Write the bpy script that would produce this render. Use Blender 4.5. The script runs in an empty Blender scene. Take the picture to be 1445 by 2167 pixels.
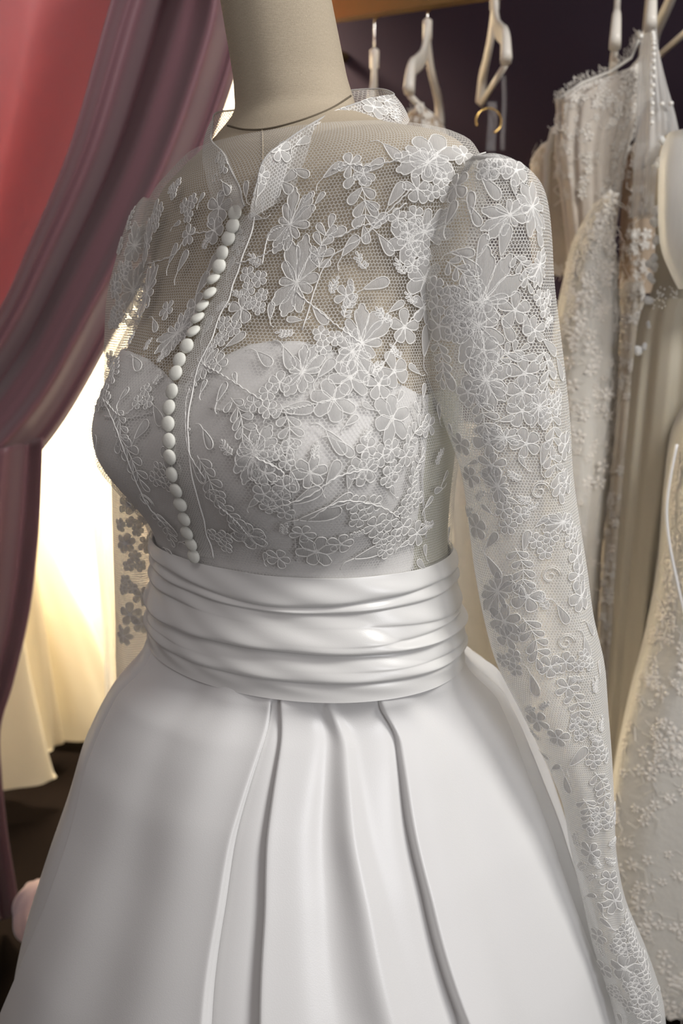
import bpy, bmesh, math, random
import numpy as np
from mathutils import Vector, Matrix
from mathutils.bvhtree import BVHTree
random.seed(7)
S = bpy.context.scene
COL = S.collection

# ---------------------------------------------------------------- camera
F = 2081.0; PITCH = math.radians(13); CP, SP = math.cos(PITCH), math.sin(PITCH); CZ = 1.28
cam = bpy.data.cameras.new('camera'); co = bpy.data.objects.new('camera', cam); COL.objects.link(co)
co.location = (0, 0, CZ); co.rotation_euler = (math.radians(90) - PITCH, 0, 0)
cam.sensor_fit = 'VERTICAL'; cam.sensor_height = 36; cam.lens = 36 * F / 2167.0
cam.dof.use_dof = True; cam.dof.focus_distance = 0.90; cam.dof.aperture_fstop = cam.lens / 7.0
cam.clip_start = .02
S.camera = co

# ---------------------------------------------------------------- light and exposure
S.view_settings.view_transform = 'Standard'; S.view_settings.look = 'None'
S.view_settings.gamma = 1; S.view_settings.exposure = 0.12; S.view_settings.use_curve_mapping = False
W = bpy.data.worlds.new('world'); S.world = W; W.use_nodes = True
W.node_tree.nodes['Background'].inputs[0].default_value = (.82, .74, .73, 1)
W.node_tree.nodes['Background'].inputs[1].default_value = .215

def area(name, loc, target, size, energy, color, sy=None, spread=None):
    l = bpy.data.lights.new(name, 'AREA'); l.energy = energy; l.color = color; l.size = size
    if spread: l.spread = math.radians(spread)
    if sy: l.shape = 'RECTANGLE'; l.size_y = sy
    o = bpy.data.objects.new(name, l); COL.objects.link(o); o.location = loc
    o.rotation_euler = (Vector(target) - Vector(loc)).to_track_quat('-Z', 'Y').to_euler()
    return o
area('ceiling_light_key', (1.15, .15, 2.55), (.05, 1.0, 1.1), .55, 28, (1, .98, .95))
area('ceiling_light_front', (-.35, -.6, 2.7), (0, 1.1, .6), .8, 5, (1, .95, .94))
area('window_light', (1.25, -.75, 1.25), (.05, .85, .45), .7, 9.5, (.95, .96, 1))
area('alcove_light', (-1.0, 2.45, 2.3), (-.75, 3.0, 1.15), .6, 165, (1, .85, .62), spread=115)

# ---------------------------------------------------------------- helpers
def ray(px, py):
    xc = (px - 722.5) / F; yc = (1083.5 - py) / F
    return xc, CP + yc * SP, -SP + yc * CP
def pt(px, py, Y):
    a, b, c = ray(px, py); return Vector((a / b * Y, Y, CZ + c / b * Y))
def cr(poly, n):
    """resample a polyline (tuples of any length) with Catmull-Rom to n points"""
    P = [np.array(p, float) for p in poly]; P = [2 * P[0] - P[1]] + P + [2 * P[-1] - P[-2]]
    m = len(P) - 3; out = []
    for i in range(n):
        t = i / (n - 1) * m; k = min(int(t), m - 1); t -= k
        a, b, c, d = P[k:k + 4]
        out.append(.5 * ((2 * b) + (-a + c) * t + (2 * a - 5 * b + 4 * c - d) * t * t + (-a + 3 * b - 3 * c + d) * t ** 3))
    return out
def lin(poly, key, x):
    ks = [p[0] for p in poly]; return float(np.interp(x, ks, [p[key] for p in poly]))

def link(name, me, mats, parent=None, smooth=True):
    o = bpy.data.objects.new(name, me); COL.objects.link(o)
    for m in (mats if isinstance(mats, (list, tuple)) else [mats]):
        if m.name not in me.materials: me.materials.append(m)
    if smooth:
        me.polygons.foreach_set('use_smooth', [True] * len(me.polygons))
    if parent is not None: o.parent = parent
    return o
class MB:
    def __init__(s): s.v = []; s.f = []; s.m = []; s.uv = []
    def add(s, vs, fs, mi=0, uvs=None):
        b = len(s.v); s.v += [tuple(p) for p in vs]
        s.f += [tuple(b + i for i in f) for f in fs]; s.m += [mi] * len(fs)
        s.uv += list(uvs) if uvs is not None else [(p[0], p[2]) for p in vs]
    def build(s, name, mats, parent=None, smooth=True):
        me = bpy.data.meshes.new(name); me.from_pydata(s.v, [], s.f)
        o = link(name, me, mats, parent, smooth)
        me.polygons.foreach_set('material_index', s.m)
        ul = me.uv_layers.new(name='UVMap'); li = np.zeros(len(me.loops), int); me.loops.foreach_get('vertex_index', li)
        ul.data.foreach_set('uv', np.array(s.uv, float)[li].ravel()); me.update()
        return o
    def tube(s, pts, r, n=6, mi=0, cap=True):
        pts = [Vector(p) for p in pts]; N = len(pts); vs = []
        up = None
        for i, p in enumerate(pts):
            d = (pts[min(i + 1, N - 1)] - pts[max(i - 1, 0)])
            d = d.normalized() if d.length > 1e-9 else Vector((0, 0, 1))
            if up is None: up = d.orthogonal().normalized()
            up = (up - d * up.dot(d)); up = up.normalized() if up.length > 1e-6 else d.orthogonal().normalized()
            b = d.cross(up); rr = r[i] if isinstance(r, (list, tuple)) else r
            for k in range(n):
                a = 2 * math.pi * k / n; vs.append(p + (up * math.cos(a) + b * math.sin(a)) * rr)
        fs = [(i * n + k, i * n + (k + 1) % n, (i + 1) * n + (k + 1) % n, (i + 1) * n + k) for i in range(N - 1) for k in range(n)]
        if cap: fs += [tuple(range(n))[::-1], tuple((N - 1) * n + k for k in range(n))]
        s.add(vs, fs, mi); return s
    def box(s, c, sx, sy, sz, R=None, mi=0):
        R = R or Matrix.Identity(3); c = Vector(c)
        vs = [c + R @ Vector((x * sx / 2, y * sy / 2, z * sz / 2)) for x in (-1, 1) for y in (-1, 1) for z in (-1, 1)]
        s.add(vs, [(0, 1, 3, 2), (4, 6, 7, 5), (0, 4, 5, 1), (2, 3, 7, 6), (0, 2, 6, 4), (1, 5, 7, 3)], mi); return s
    def ball(s, c, r, mi=0, nu=8, nv=5, R=None, sc=(1, 1, 1)):
        R = R or Matrix.Identity(3); c = Vector(c); vs = []
        for j in range(nv + 1):
            p = math.pi * j / nv
            for i in range(nu):
                a = 2 * math.pi * i / nu
                vs.append(c + R @ Vector((math.sin(p) * math.cos(a) * r * sc[0], math.sin(p) * math.sin(a) * r * sc[1], math.cos(p) * r * sc[2])))
        fs = [(j * nu + i, (j + 1) * nu + i, (j + 1) * nu + (i + 1) % nu, j * nu + (i + 1) % nu) for j in range(nv) for i in range(nu)]
        s.add(vs, fs, mi); return s
def gridmesh(P, UV=None, close=False):
    """P: array (nv,nu,3) -> MB"""
    nv, nu = P.shape[:2]; m = MB(); idx = np.arange(nv * nu).reshape(nv, nu)
    f = []
    uu = nu if close else nu - 1
    for j in range(nv - 1):
        for i in range(uu):
            f.append((idx[j, i], idx[j, (i + 1) % nu], idx[j + 1, (i + 1) % nu], idx[j + 1, i]))
    m.v = [tuple(p) for p in P.reshape(-1, 3)]; m.f = f; m.m = [0] * len(f)
    m.uv = [tuple(p) for p in (UV.reshape(-1, 2) if UV is not None else P.reshape(-1, 3)[:, [0, 2]])]
    return m
def thing(name, label, cat, loc=(0, 0, 0), group=None):
    o = bpy.data.objects.new(name, None); COL.objects.link(o); o['label'] = label; o['category'] = cat
    o.empty_display_size = .1
    if group: o['group'] = group
    o.location = loc
    return o
def adopt(root):
    """children were built in world space: keep them there under a root that stands at its own base"""
    bpy_inv = Matrix.Translation(-root.location)
    for c in [o for o in bpy.data.objects if o.parent == root]:
        c.location = c.location - root.location
def tag(o, label, cat, group=None, kind=None):
    o['label'] = label; o['category'] = cat
    if group: o['group'] = group
    if kind: o['kind'] = kind
    return o
def structure(o): o['kind'] = 'structure'; return o
def srgb(r, g, b):
    f = lambda c: (c / 255 / 12.92) if c <= 10 else ((c / 255 + .055) / 1.055) ** 2.4
    return (f(r), f(g), f(b), 1)

# ---------------------------------------------------------------- materials
def nt(name):
    m = bpy.data.materials.new(name); m.use_nodes = True; t = m.node_tree; t.nodes.clear()
    return m, t, lambda ty, **k: mk(t, ty, **k)
def mk(t, ty, **k):
    n = t.nodes.new(ty)
    for a, b in k.items():
        if a.startswith('i_'):
            key = a[2:]; key = int(key) if key.isdigit() else key.replace('_', ' ')
            n.inputs[key].default_value = b
        else: setattr(n, a, b)
    return n
def principled(name, col, rough=.6, bump=0, bscale=300, spec=.5, metal=0, sheen=0, trans=0, aniso=0, colvar=0, cvscale=8, transl=0):
    m, t, N = nt(name); L = t.links.new
    b = N('ShaderNodeBsdfPrincipled', i_Base_Color=col, i_Roughness=rough, i_Metallic=metal)
    b.inputs['Specular IOR Level'].default_value = spec; b.inputs['Sheen Weight'].default_value = sheen
    b.inputs['Transmission Weight'].default_value = trans; b.inputs['Anisotropic'].default_value = aniso
    o = N('ShaderNodeOutputMaterial'); tc = N('ShaderNodeTexCoord')
    if bump:
        nz = N('ShaderNodeTexNoise', i_Scale=bscale, i_Detail=3.0); L(tc.outputs['Object'], nz.inputs['Vector'])
        bp = N('ShaderNodeBump', i_Strength=bump, i_Distance=.001); L(nz.outputs['Fac'], bp.inputs['Height']); L(bp.outputs[0], b.inputs['Normal'])
    if colvar:
        nz = N('ShaderNodeTexNoise', i_Scale=cvscale, i_Detail=4.0); L(tc.outputs['Object'], nz.inputs['Vector'])
        rp = N('ShaderNodeMixRGB', blend_type='MIX'); rp.inputs[1].default_value = col
        rp.inputs[2].default_value = tuple(c * (1 - colvar) for c in col[:3]) + (1,); L(nz.outputs['Fac'], rp.inputs[0]); L(rp.outputs[0], b.inputs['Base Color'])
    if transl:
        tr = N('ShaderNodeBsdfTranslucent', i_Color=col); mx = N('ShaderNodeMixShader', i_0=transl)
        L(b.outputs[0], mx.inputs[1]); L(tr.outputs[0], mx.inputs[2]); L(mx.outputs[0], o.inputs[0])
    else: L(b.outputs[0], o.inputs[0])
    return m
def vmath(t, op, a, b=None):
    n = t.nodes.new('ShaderNodeVectorMath'); n.operation = op
    for i, x in enumerate((a, b)):
        if x is None: continue
        if isinstance(x, tuple): n.inputs[i].default_value = x
        else: t.links.new(x, n.inputs[i])
    return n.outputs['Value'] if op == 'DOT_PRODUCT' else n.outputs['Vector']
def fmath(t, op, a, b=None, c=None):
    n = t.nodes.new('ShaderNodeMath'); n.operation = op
    for i, x in enumerate((a, b, c)):
        if x is None: continue
        if isinstance(x, (int, float)): n.inputs[i].default_value = x
        else: t.links.new(x, n.inputs[i])
    return n.outputs[0]
def net(name, cell=.0029, width=.15, col=(.78, .77, .74, 1), haze=0.0, ramp=None):
    """hexagonal tulle: threads opaque, holes open; UV in metres"""
    m, t, N = nt(name); L = t.links.new
    tc = N('ShaderNodeTexCoord'); nz = N('ShaderNodeTexNoise', i_Scale=9.0, i_Detail=2.0); L(tc.outputs['UV'], nz.inputs['Vector'])
    off = vmath(t, 'SCALE', vmath(t, 'SUBTRACT', nz.outputs['Color'], (.5, .5, .5))); off.node.inputs['Scale'].default_value = .012
    p = vmath(t, 'ADD', tc.outputs['UV'], off)
    sc = t.nodes.new('ShaderNodeVectorMath'); sc.operation = 'SCALE'; L(p, sc.inputs[0]); sc.inputs['Scale'].default_value = 1 / cell
    p = vmath(t, 'MULTIPLY', sc.outputs[0], (1, 1, 0))
    p = vmath(t, 'ADD', p, (1000, 1732.0508, 0))
    r = (1, 1.7320508, 1); h = (.5, .8660254, 0)
    a = vmath(t, 'SUBTRACT', vmath(t, 'MODULO', p, r), h)
    b = vmath(t, 'SUBTRACT', vmath(t, 'MODULO', vmath(t, 'SUBTRACT', p, h), r), h)
    def hexd(q):
        q = vmath(t, 'MULTIPLY', vmath(t, 'ABSOLUTE', q), (1, 1, 0))
        d1 = vmath(t, 'DOT_PRODUCT', q, (.5, .8660254, 0)); d2 = vmath(t, 'DOT_PRODUCT', q, (1, 0, 0))
        return fmath(t, 'MAXIMUM', d1, d2)
    d = fmath(t, 'MINIMUM', hexd(a), hexd(b))
    fac = fmath(t, 'SMOOTH_MIN', 1.0, 1.0, 0.0)
    mr = N('ShaderNodeMapRange', interpolation_type='SMOOTHSTEP'); L(d, mr.inputs['Value'])
    mr.inputs['From Min'].default_value = .5 - width - .05; mr.inputs['From Max'].default_value = .5 - width + .05
    mr.inputs['To Min'].default_value = haze; mr.inputs['To Max'].default_value = 1
    if ramp:
        sy = N('ShaderNodeSeparateXYZ'); L(tc.outputs['UV'], sy.inputs[0]); r2 = N('ShaderNodeMapRange'); L(sy.outputs[1], r2.inputs['Value'])
        for k_, v_ in zip(('From Min', 'From Max', 'To Min', 'To Max'), ramp): r2.inputs[k_].default_value = v_
        L(r2.outputs[0], mr.inputs['To Min'])
    df = N('ShaderNodeBsdfDiffuse', i_Color=col); tl = N('ShaderNodeBsdfTranslucent', i_Color=col)
    mx = N('ShaderNodeMixShader', i_0=.3); L(df.outputs[0], mx.inputs[1]); L(tl.outputs[0], mx.inputs[2])
    tp = N('ShaderNodeBsdfTransparent'); ms = N('ShaderNodeMixShader')
    L(mr.outputs[0], ms.inputs[0]); L(tp.outputs[0], ms.inputs[1]); L(mx.outputs[0], ms.inputs[2])
    o = N('ShaderNodeOutputMaterial'); L(ms.outputs[0], o.inputs[0])
    return m
def sheer(name, col, opac=.5, rough=.5, bands=0, bscale=60, vary=.25):
    m, t, N = nt(name); L = t.links.new
    df = N('ShaderNodeBsdfDiffuse', i_Color=col); tl = N('ShaderNodeBsdfTranslucent', i_Color=col); gl = N('ShaderNodeBsdfGlossy', i_Color=(1, 1, 1, 1), i_Roughness=.35)
    mx = N('ShaderNodeMixShader', i_0=.35); L(df.outputs[0], mx.inputs[1]); L(tl.outputs[0], mx.inputs[2])
    m2 = N('ShaderNodeMixShader', i_0=.04); L(mx.outputs[0], m2.inputs[1]); L(gl.outputs[0], m2.inputs[2])
    tp = N('ShaderNodeBsdfTransparent'); ms = N('ShaderNodeMixShader')
    tc = N('ShaderNodeTexCoord'); mp = N('ShaderNodeMapping'); mp.inputs['Scale'].default_value = (1, 1, .06); L(tc.outputs['Object'], mp.inputs[0])
    nz = N('ShaderNodeTexNoise', i_Scale=float(bscale), i_Detail=3.0); L(mp.outputs[0], nz.inputs['Vector'])
    mr = N('ShaderNodeMapRange'); L(nz.outputs['Fac'], mr.inputs['Value']); mr.inputs['From Min'].default_value = .3; mr.inputs['From Max'].default_value = .7
    mr.inputs['To Min'].default_value = max(0, opac - vary); mr.inputs['To Max'].default_value = min(1, opac + vary)
    L(mr.outputs[0], ms.inputs[0]); L(tp.outputs[0], ms.inputs[1]); L(m2.outputs[0], ms.inputs[2])
    o = N('ShaderNodeOutputMaterial'); L(ms.outputs[0], o.inputs[0]); return m
def linen(name, c1, c2, pitch=.0012):
    m, t, N = nt(name); L = t.links.new; tc = N('ShaderNodeTexCoord')
    nz = N('ShaderNodeTexNoise', i_Scale=60.0, i_Detail=2.0); L(tc.outputs['UV'], nz.inputs['Vector'])
    off = t.nodes.new('ShaderNodeVectorMath'); off.operation = 'SCALE'; L(nz.outputs['Color'], off.inputs[0]); off.inputs['Scale'].default_value = .0012
    p = vmath(t, 'ADD', tc.outputs['UV'], off.outputs[0])
    sx = N('ShaderNodeSeparateXYZ'); L(p, sx.inputs[0]); k = 2 * math.pi / pitch / 2
    a = fmath(t, 'SINE', fmath(t, 'MULTIPLY', sx.outputs[0], k)); b = fmath(t, 'SINE', fmath(t, 'MULTIPLY', sx.outputs[1], k))
    w = fmath(t, 'MULTIPLY', a, b); ww = fmath(t, 'MULTIPLY_ADD', w, .5, .5)
    thr = fmath(t, 'ABSOLUTE', a); thr2 = fmath(t, 'ABSOLUTE', b); ht = fmath(t, 'MULTIPLY', thr, thr2)
    n2 = N('ShaderNodeTexNoise', i_Scale=500.0, i_Detail=2.0); L(tc.outputs['UV'], n2.inputs['Vector'])
    f2 = fmath(t, 'ADD', fmath(t, 'MULTIPLY', ht, .6), fmath(t, 'MULTIPLY', n2.outputs['Fac'], .5))
    mx = N('ShaderNodeMixRGB'); mx.inputs[1].default_value = c2; mx.inputs[2].default_value = c1; L(f2, mx.inputs[0])
    bs = N('ShaderNodeBsdfPrincipled', i_Roughness=.95); bs.inputs['Specular IOR Level'].default_value = .1; L(mx.outputs[0], bs.inputs['Base Color'])
    bp = N('ShaderNodeBump', i_Strength=.6, i_Distance=.0006); L(ht, bp.inputs['Height']); L(bp.outputs[0], bs.inputs['Normal'])
    o = N('ShaderNodeOutputMaterial'); L(bs.outputs[0], o.inputs[0]); return m
def weave_line(name, col, pitch=.0011, axis=0, rough=.6, strength=.4, transp=0.0):
    m, t, N = nt(name); L = t.links.new; tc = N('ShaderNodeTexCoord'); sx = N('ShaderNodeSeparateXYZ'); L(tc.outputs['UV'], sx.inputs[0])
    a = fmath(t, 'SINE', fmath(t, 'MULTIPLY', sx.outputs[axis], 2 * math.pi / pitch))
    bs = N('ShaderNodeBsdfPrincipled', i_Base_Color=col, i_Roughness=rough); bs.inputs['Specular IOR Level'].default_value = .35
    bp = N('ShaderNodeBump', i_Strength=strength, i_Distance=.0005); L(a, bp.inputs['Height']); L(bp.outputs[0], bs.inputs['Normal'])
    tl = N('ShaderNodeBsdfTranslucent', i_Color=col); mx = N('ShaderNodeMixShader', i_0=.2); L(bs.outputs[0], mx.inputs[1]); L(tl.outputs[0], mx.inputs[2])
    tp = N('ShaderNodeBsdfTransparent'); m3 = N('ShaderNodeMixShader', i_0=transp); L(mx.outputs[0], m3.inputs[1]); L(tp.outputs[0], m3.inputs[2])
    o = N('ShaderNodeOutputMaterial'); L(m3.outputs[0], o.inputs[0]); return m

M = {}
M['linen'] = linen('linen', srgb(230, 217, 195), srgb(154, 138, 115))
M['net'] = net('tulle_net', .0030, .085, (.80, .79, .76, 1), .06)
M['net_sleeve'] = net('tulle_net_sleeve', .0030, .10, (.88, .88, .86, 1), .12, (.12, .40, .08, .42))
M['net_collar'] = net('tulle_net_collar', .0029, .11, (.80, .79, .77, 1), .36)
M['net_far'] = net('tulle_net_far', .0030, .12, (.78, .76, .73, 1), .35)
M['net_fine'] = net('tulle_net_fine', .0024, .13, (.80, .79, .77, 1), .28)
M['petal'] = weave_line('lace_petal', (.75, .74, .72, 1), .0011, 0, .75, .6, .16)
M['cord'] = principled('lace_cord', (.87, .86, .83, 1), .6, spec=.3)  # paler than the petal fill: the cords' lit contrast is put into the colour
M['satin'] = principled('white_satin', (.80, .795, .785, 1), .33, bump=.10, bscale=900, spec=.62, sheen=.15)
M['satin_sash'] = principled('white_satin_sash', (.78, .775, .755, 1), .30, bump=.06, bscale=900, spec=.65, sheen=.1)
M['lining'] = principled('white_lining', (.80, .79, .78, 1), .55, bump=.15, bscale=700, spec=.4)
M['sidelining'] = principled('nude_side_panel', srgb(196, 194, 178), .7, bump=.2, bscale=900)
M['button'] = principled('button_satin', (.74, .74, .68, 1), .45, bump=.1, bscale=2500, spec=.35)
M['mauve'] = principled('mauve_satin', srgb(130, 92, 100), .42, spec=.45, sheen=.3, bump=.05, bscale=600, transl=.08)
M['coral'] = principled('coral_satin', srgb(205, 140, 144), .45, spec=.3, sheen=.2, transl=.22)
M['wall_purple'] = principled('wall_aubergine', srgb(44, 34, 44), .8, spec=.12, bump=.1, bscale=30, colvar=.12, cvscale=1.5)
M['wall_cream'] = principled('wall_cream', srgb(244, 240, 228), .8)
M['floor'] = principled('floor_dark_wood', srgb(18, 12, 9), .9, spec=.04, colvar=.4, cvscale=6)
M['ceiling'] = principled('ceiling_white', srgb(225, 220, 215), .9)
M['gold'] = principled('brushed_gold', srgb(158, 130, 84), .42, metal=.85, bump=.05, bscale=60)
M['gold_hoop'] = principled('polished_gold', srgb(225, 190, 120), .2, metal=1)
M['chrome'] = principled('chrome', (.8, .8, .82, 1), .15, metal=1)
M['hanger'] = principled('hanger_white_paint', srgb(222, 216, 206), .35, spec=.5)
M['pearl'] = principled('pearl', (.82, .80, .75, 1), .2, spec=.7)
M['ivory'] = principled('ivory_satin', srgb(236, 226, 200), .4, spec=.5, sheen=.2, transl=.15)
M['ivory_chiffon'] = principled('ivory_chiffon', srgb(196, 189, 172), .75, spec=.2, transl=.2)
M['ivory_lace'] = principled('ivory_lace_cloth', srgb(218, 209, 198), .8, bump=1.0, bscale=120, spec=.15, colvar=.13, cvscale=60, transl=.15)
M['white_lace'] = principled('white_lace_cloth', srgb(224, 221, 214), .8, bump=1.0, bscale=110, spec=.15, colvar=.08, cvscale=50, transl=.15)
M['nude_lace'] = principled('nude_lace_cloth', srgb(190, 170, 148), .85, bump=1.0, bscale=140, spec=.1, colvar=.35, cvscale=70)
M['beige'] = principled('beige_mesh_cloth', srgb(206, 196, 180), .85, bump=.6, bscale=160, colvar=.2, cvscale=60)
M['tulle'] = sheer('white_tulle', (.80, .79, .77, 1), .5, bscale=45)
M['tulle_thin'] = sheer('thin_tulle', (.78, .78, .76, 1), .30, bscale=60, vary=.18)
M['tulle_dense'] = sheer('dense_tulle', (.84, .84, .83, 1), .85, bscale=30, vary=.12)
M['applique'] = principled('applique_thread', srgb(226, 221, 213), .8)
M['plastic'] = sheer('clear_plastic', (.75, .75, .78, 1), .10, bscale=30, vary=.08)
M['bag'] = sheer('dark_garment_bag', (.16, .17, .16, 1), .5, bscale=8, vary=.2)
M['pink'] = principled('pale_pink_tulle', srgb(214, 186, 190), .8, sheen=.4)
M['black'] = principled('corner_black', (.01, .01, .012, 1), .8)
M['iron'] = principled('black_iron', (.03, .03, .03, 1), .4, metal=.6)

# ---------------------------------------------------------------- room
def quad(name, pts, mat, th=.05):
    pts = [Vector(p) for p in pts]; n = (pts[1] - pts[0]).cross(pts[2] - pts[0]).normalized() * th
    m = MB(); m.add(pts + [p - n for p in pts], [(0, 1, 2, 3), (7, 6, 5, 4), (0, 4, 5, 1), (1, 5, 6, 2), (2, 6, 7, 3), (3, 7, 4, 0)])
    return structure(m.build(name, mat, smooth=False))
RD = Vector((.871, -.491, 0)); RN = Vector((.491, .871, 0))          # rail direction, away from the viewer
RP = Vector((0, 2.10, 1.787))
def onrail(s, back=0, z=0): return RP + RD * s + RN * back + Vector((0, 0, z))
floor = quad('floor', [(-2.4, -1.2, 0), (2.6, -1.2, 0), (2.6, 4.0, 0), (-2.4, 4.0, 0)], M['floor'])
w0 = onrail(-.42, .42); w1 = onrail(2.3, .42)
quad('wall_right', [(w0.x, w0.y, 0), (w1.x, w1.y, 0), (w1.x, w1.y, 2.8), (w0.x, w0.y, 2.8)], M['wall_purple'], -.05)
quad('wall_back', [(-2.4, 3.05, 0), (w0.x, 3.05, 0), (w0.x, 3.05, 2.8), (-2.4, 3.05, 2.8)], M['wall_cream'], -.05)
quad('wall_alcove', [(w0.x, 3.05, 0), (w0.x, w0.y, 0), (w0.x, w0.y, 2.8), (w0.x, 3.05, 2.8)], M['wall_cream'], -.05)

# gold rail
rail = thing('clothes_rail', 'gold rectangular metal clothes rail along the aubergine wall', 'rail', (0, 2.1, 1.75))
m = MB(); ang = math.atan2(RD.y, RD.x); Rr = Matrix.Rotation(ang, 3, 'Z')
m.box(onrail(.65, 0, .020) - rail.location, 2.5, .03, .040, Rr); m.build('rail_bar', M['gold'], rail, False)
m = MB(); m.box(onrail(.65, .0, .046) - rail.location, 2.5, .036, .012, Rr); m.build('rail_cap', M['wall_purple'], rail, False)
for s in (-.2, 1.6):
    m = MB(); a = onrail(s, .02, .02) - rail.location; b = onrail(s, .41, .02) - rail.location
    m.tube([a, b], .012, 10); m.build('bracket', M['gold'], rail)

# ---------------------------------------------------------------- torso surface shared by form and dress
PHI = math.radians(40)
UX = np.array([math.cos(PHI), -math.sin(PHI)]); VX = np.array([-math.sin(PHI), -math.cos(PHI)]); CX = -.043
K = np.array([(.88, .186, .150, 0), (.91, .180, .143, 0), (.95, .172, .135, 0), (1.0, .166, .130, 0), (1.04, .164, .128, 0), (1.08, .166, .130, 0), (1.14, .172, .134, 0), (1.20, .174, .126, 0),
(1.26, .180, .114, 0), (1.31, .192, .104, 0), (1.345, .202, .096, 0), (1.37, .199, .090, 0), (1.39, .184, .084, -.003), (1.405, .152, .078, -.003), (1.42, .106, .070, -.002),
(1.44, .066, .062, 0), (1.47, .059, .060, .008), (1.54, .0565, .0565, .028), (1.62, .058, .058, .04)])
zf = np.linspace(.88, 1.62, 400)
def smoothcol(c, w=9):
    y = np.interp(zf, K[:, 0], K[:, c]); k = np.hanning(w + 2)[1:-1]; k /= k.sum()
    return np.convolve(np.pad(y, w // 2, mode='edge'), k, 'valid')
KU, KV, KF = smoothcol(1), smoothcol(2), smoothcol(3)
BA, BT, BS = .060, math.radians(33), math.radians(23)
def torso(th, z, off=0.0):
    U = np.interp(z, zf, KU) + off; V = np.interp(z, zf, KV) + off; fo = np.interp(z, zf, KF)
    b = 0
    for s in (-1, 1):
        dz = z - 1.130; sz = np.where(dz > 0, .080, .056)
        b = b + np.exp(-((th - math.pi / 2 - s * BT) / BS) ** 2 / 2 - (np.abs(dz) / sz) ** 2.2 / 2)
    b = b * BA
    x = (U + b) * np.cos(th); y = (V + b) * np.sin(th) + fo
    return np.stack([CX + x * UX[0] + y * VX[0], 1 + x * UX[1] + y * VX[1], z + x * np.interp(z, [1.24, 1.34, 1.40, 1.44], [0, .075, .07, 0])], -1)
def torso_grid(z0, z1, nz, nth=260, off=0, th0=-math.pi, th1=math.pi, wr=0):
    th = np.linspace(th0, th1, nth); z = np.linspace(z0, z1, nz); TH, Z = np.meshgrid(th, z)
    o = off
    if wr: o = off + wr * (np.sin(TH * 9 + Z * 30 + 1) * .4 + np.sin(TH * 5 - Z * 55) * .35 + np.sin(TH * 17 + Z * 12) * .25)
    P = torso(TH, Z, o)
    arc = np.concatenate([np.zeros((1, nth)), np.cumsum(np.linalg.norm(np.diff(P, axis=0), axis=2), 0)], 0)
    return P, np.stack([TH * .155, arc.mean(1, keepdims=True) + 0 * TH], -1), TH, Z

# dress form
form = thing('dress_form', 'beige linen-covered dress form wearing the lace wedding dress', 'mannequin', (CX, 1.0, 0))
def build_in(mb, name, mats, root, smooth=True):
    L = root.location; mb.v = [(p[0] - L[0], p[1] - L[1], p[2] - L[2]) for p in mb.v]; return mb.build(name, mats, root, smooth)
P, UV, TH, Z = torso_grid(.935, 1.615, 150, 200, -.006)
body = gridmesh(P, UV); top = len(body.v); n = 200
body.add([P[-1].mean(0)], []); body.f += [(top, (149 * n + i), (149 * n + i + 1)) for i in range(n - 1)]; body.m += [0] * (n - 1)
bot = len(body.v); body.add([P[0].mean(0)], []); body.f += [(bot, i + 1, i) for i in range(n - 1)]; body.m += [0] * (n - 1)
formbody = build_in(body, 'body', M['linen'], form)
m = MB(); m.tube([(CX, 1, .10), (CX, 1, .92)], .016, 14); build_in(m, 'pole', M['iron'], form)
m = MB(); m.tube([(CX, 1, .0), (CX, 1, .02), (CX, 1, .03), (CX, 1, .11)], [.17, .17, .05, .02], 28); build_in(m, 'stand_base', M['iron'], form)

def bvh_of(mb_or_P, close=False):
    mb = gridmesh(mb_or_P) if isinstance(mb_or_P, np.ndarray) else mb_or_P
    return BVHTree.FromPolygons([Vector(p) for p in mb.v], mb.f)
def cast(bvh, px, py):
    a, b, c = ray(px, py); o = Vector((0, 0, CZ)); d = Vector((a, b, c)).normalized()
    return bvh.ray_cast(o, d)
Pf, _, _, _ = torso_grid(.90, 1.615, 150, 200, -.006); BV_form = bvh_of(Pf)
Psh, UVs, THs, Zs = torso_grid(.985, 1.412, 130, 300, .004, wr=.0007); BV_shell = bvh_of(Psh)
def on(bvh, poly, n, lift=0.0, fallbackY=.95):
    out = []
    for p in cr(poly, n):
        h = cast(bvh, p[0], p[1])
        if h[0] is None: continue
        nn = h[1] if h[1].dot(Vector(ray(p[0], p[1]))) < 0 else -h[1]
        out.append(h[0] + nn * lift)
    return out
seam = on(BV_form, [(482, 266), (520, 274), (570, 272), (640, 254), (700, 230), (742, 203)], 30, .0002)
m = MB(); m.tube(seam, .0009, 6); build_in(m, 'neck_seam', principled('seam_thread', srgb(104, 94, 78), .9), form)
seam = on(BV_form, [(555, 274), (556, 330), (552, 400), (545, 470)], 16, .0002)
m = MB(); m.tube(seam, .0006, 5); build_in(m, 'front_seam', M['linen'], form)

# ---------------------------------------------------------------- the wedding dress
dress = thing('wedding_dress', 'white long-sleeved lace and satin wedding dress on the linen dress form', 'dress', (CX, 1.0, 0))
bod = gridmesh(Psh, UVs); bodice = build_in(bod, 'bodice', M['net'], dress)

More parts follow.
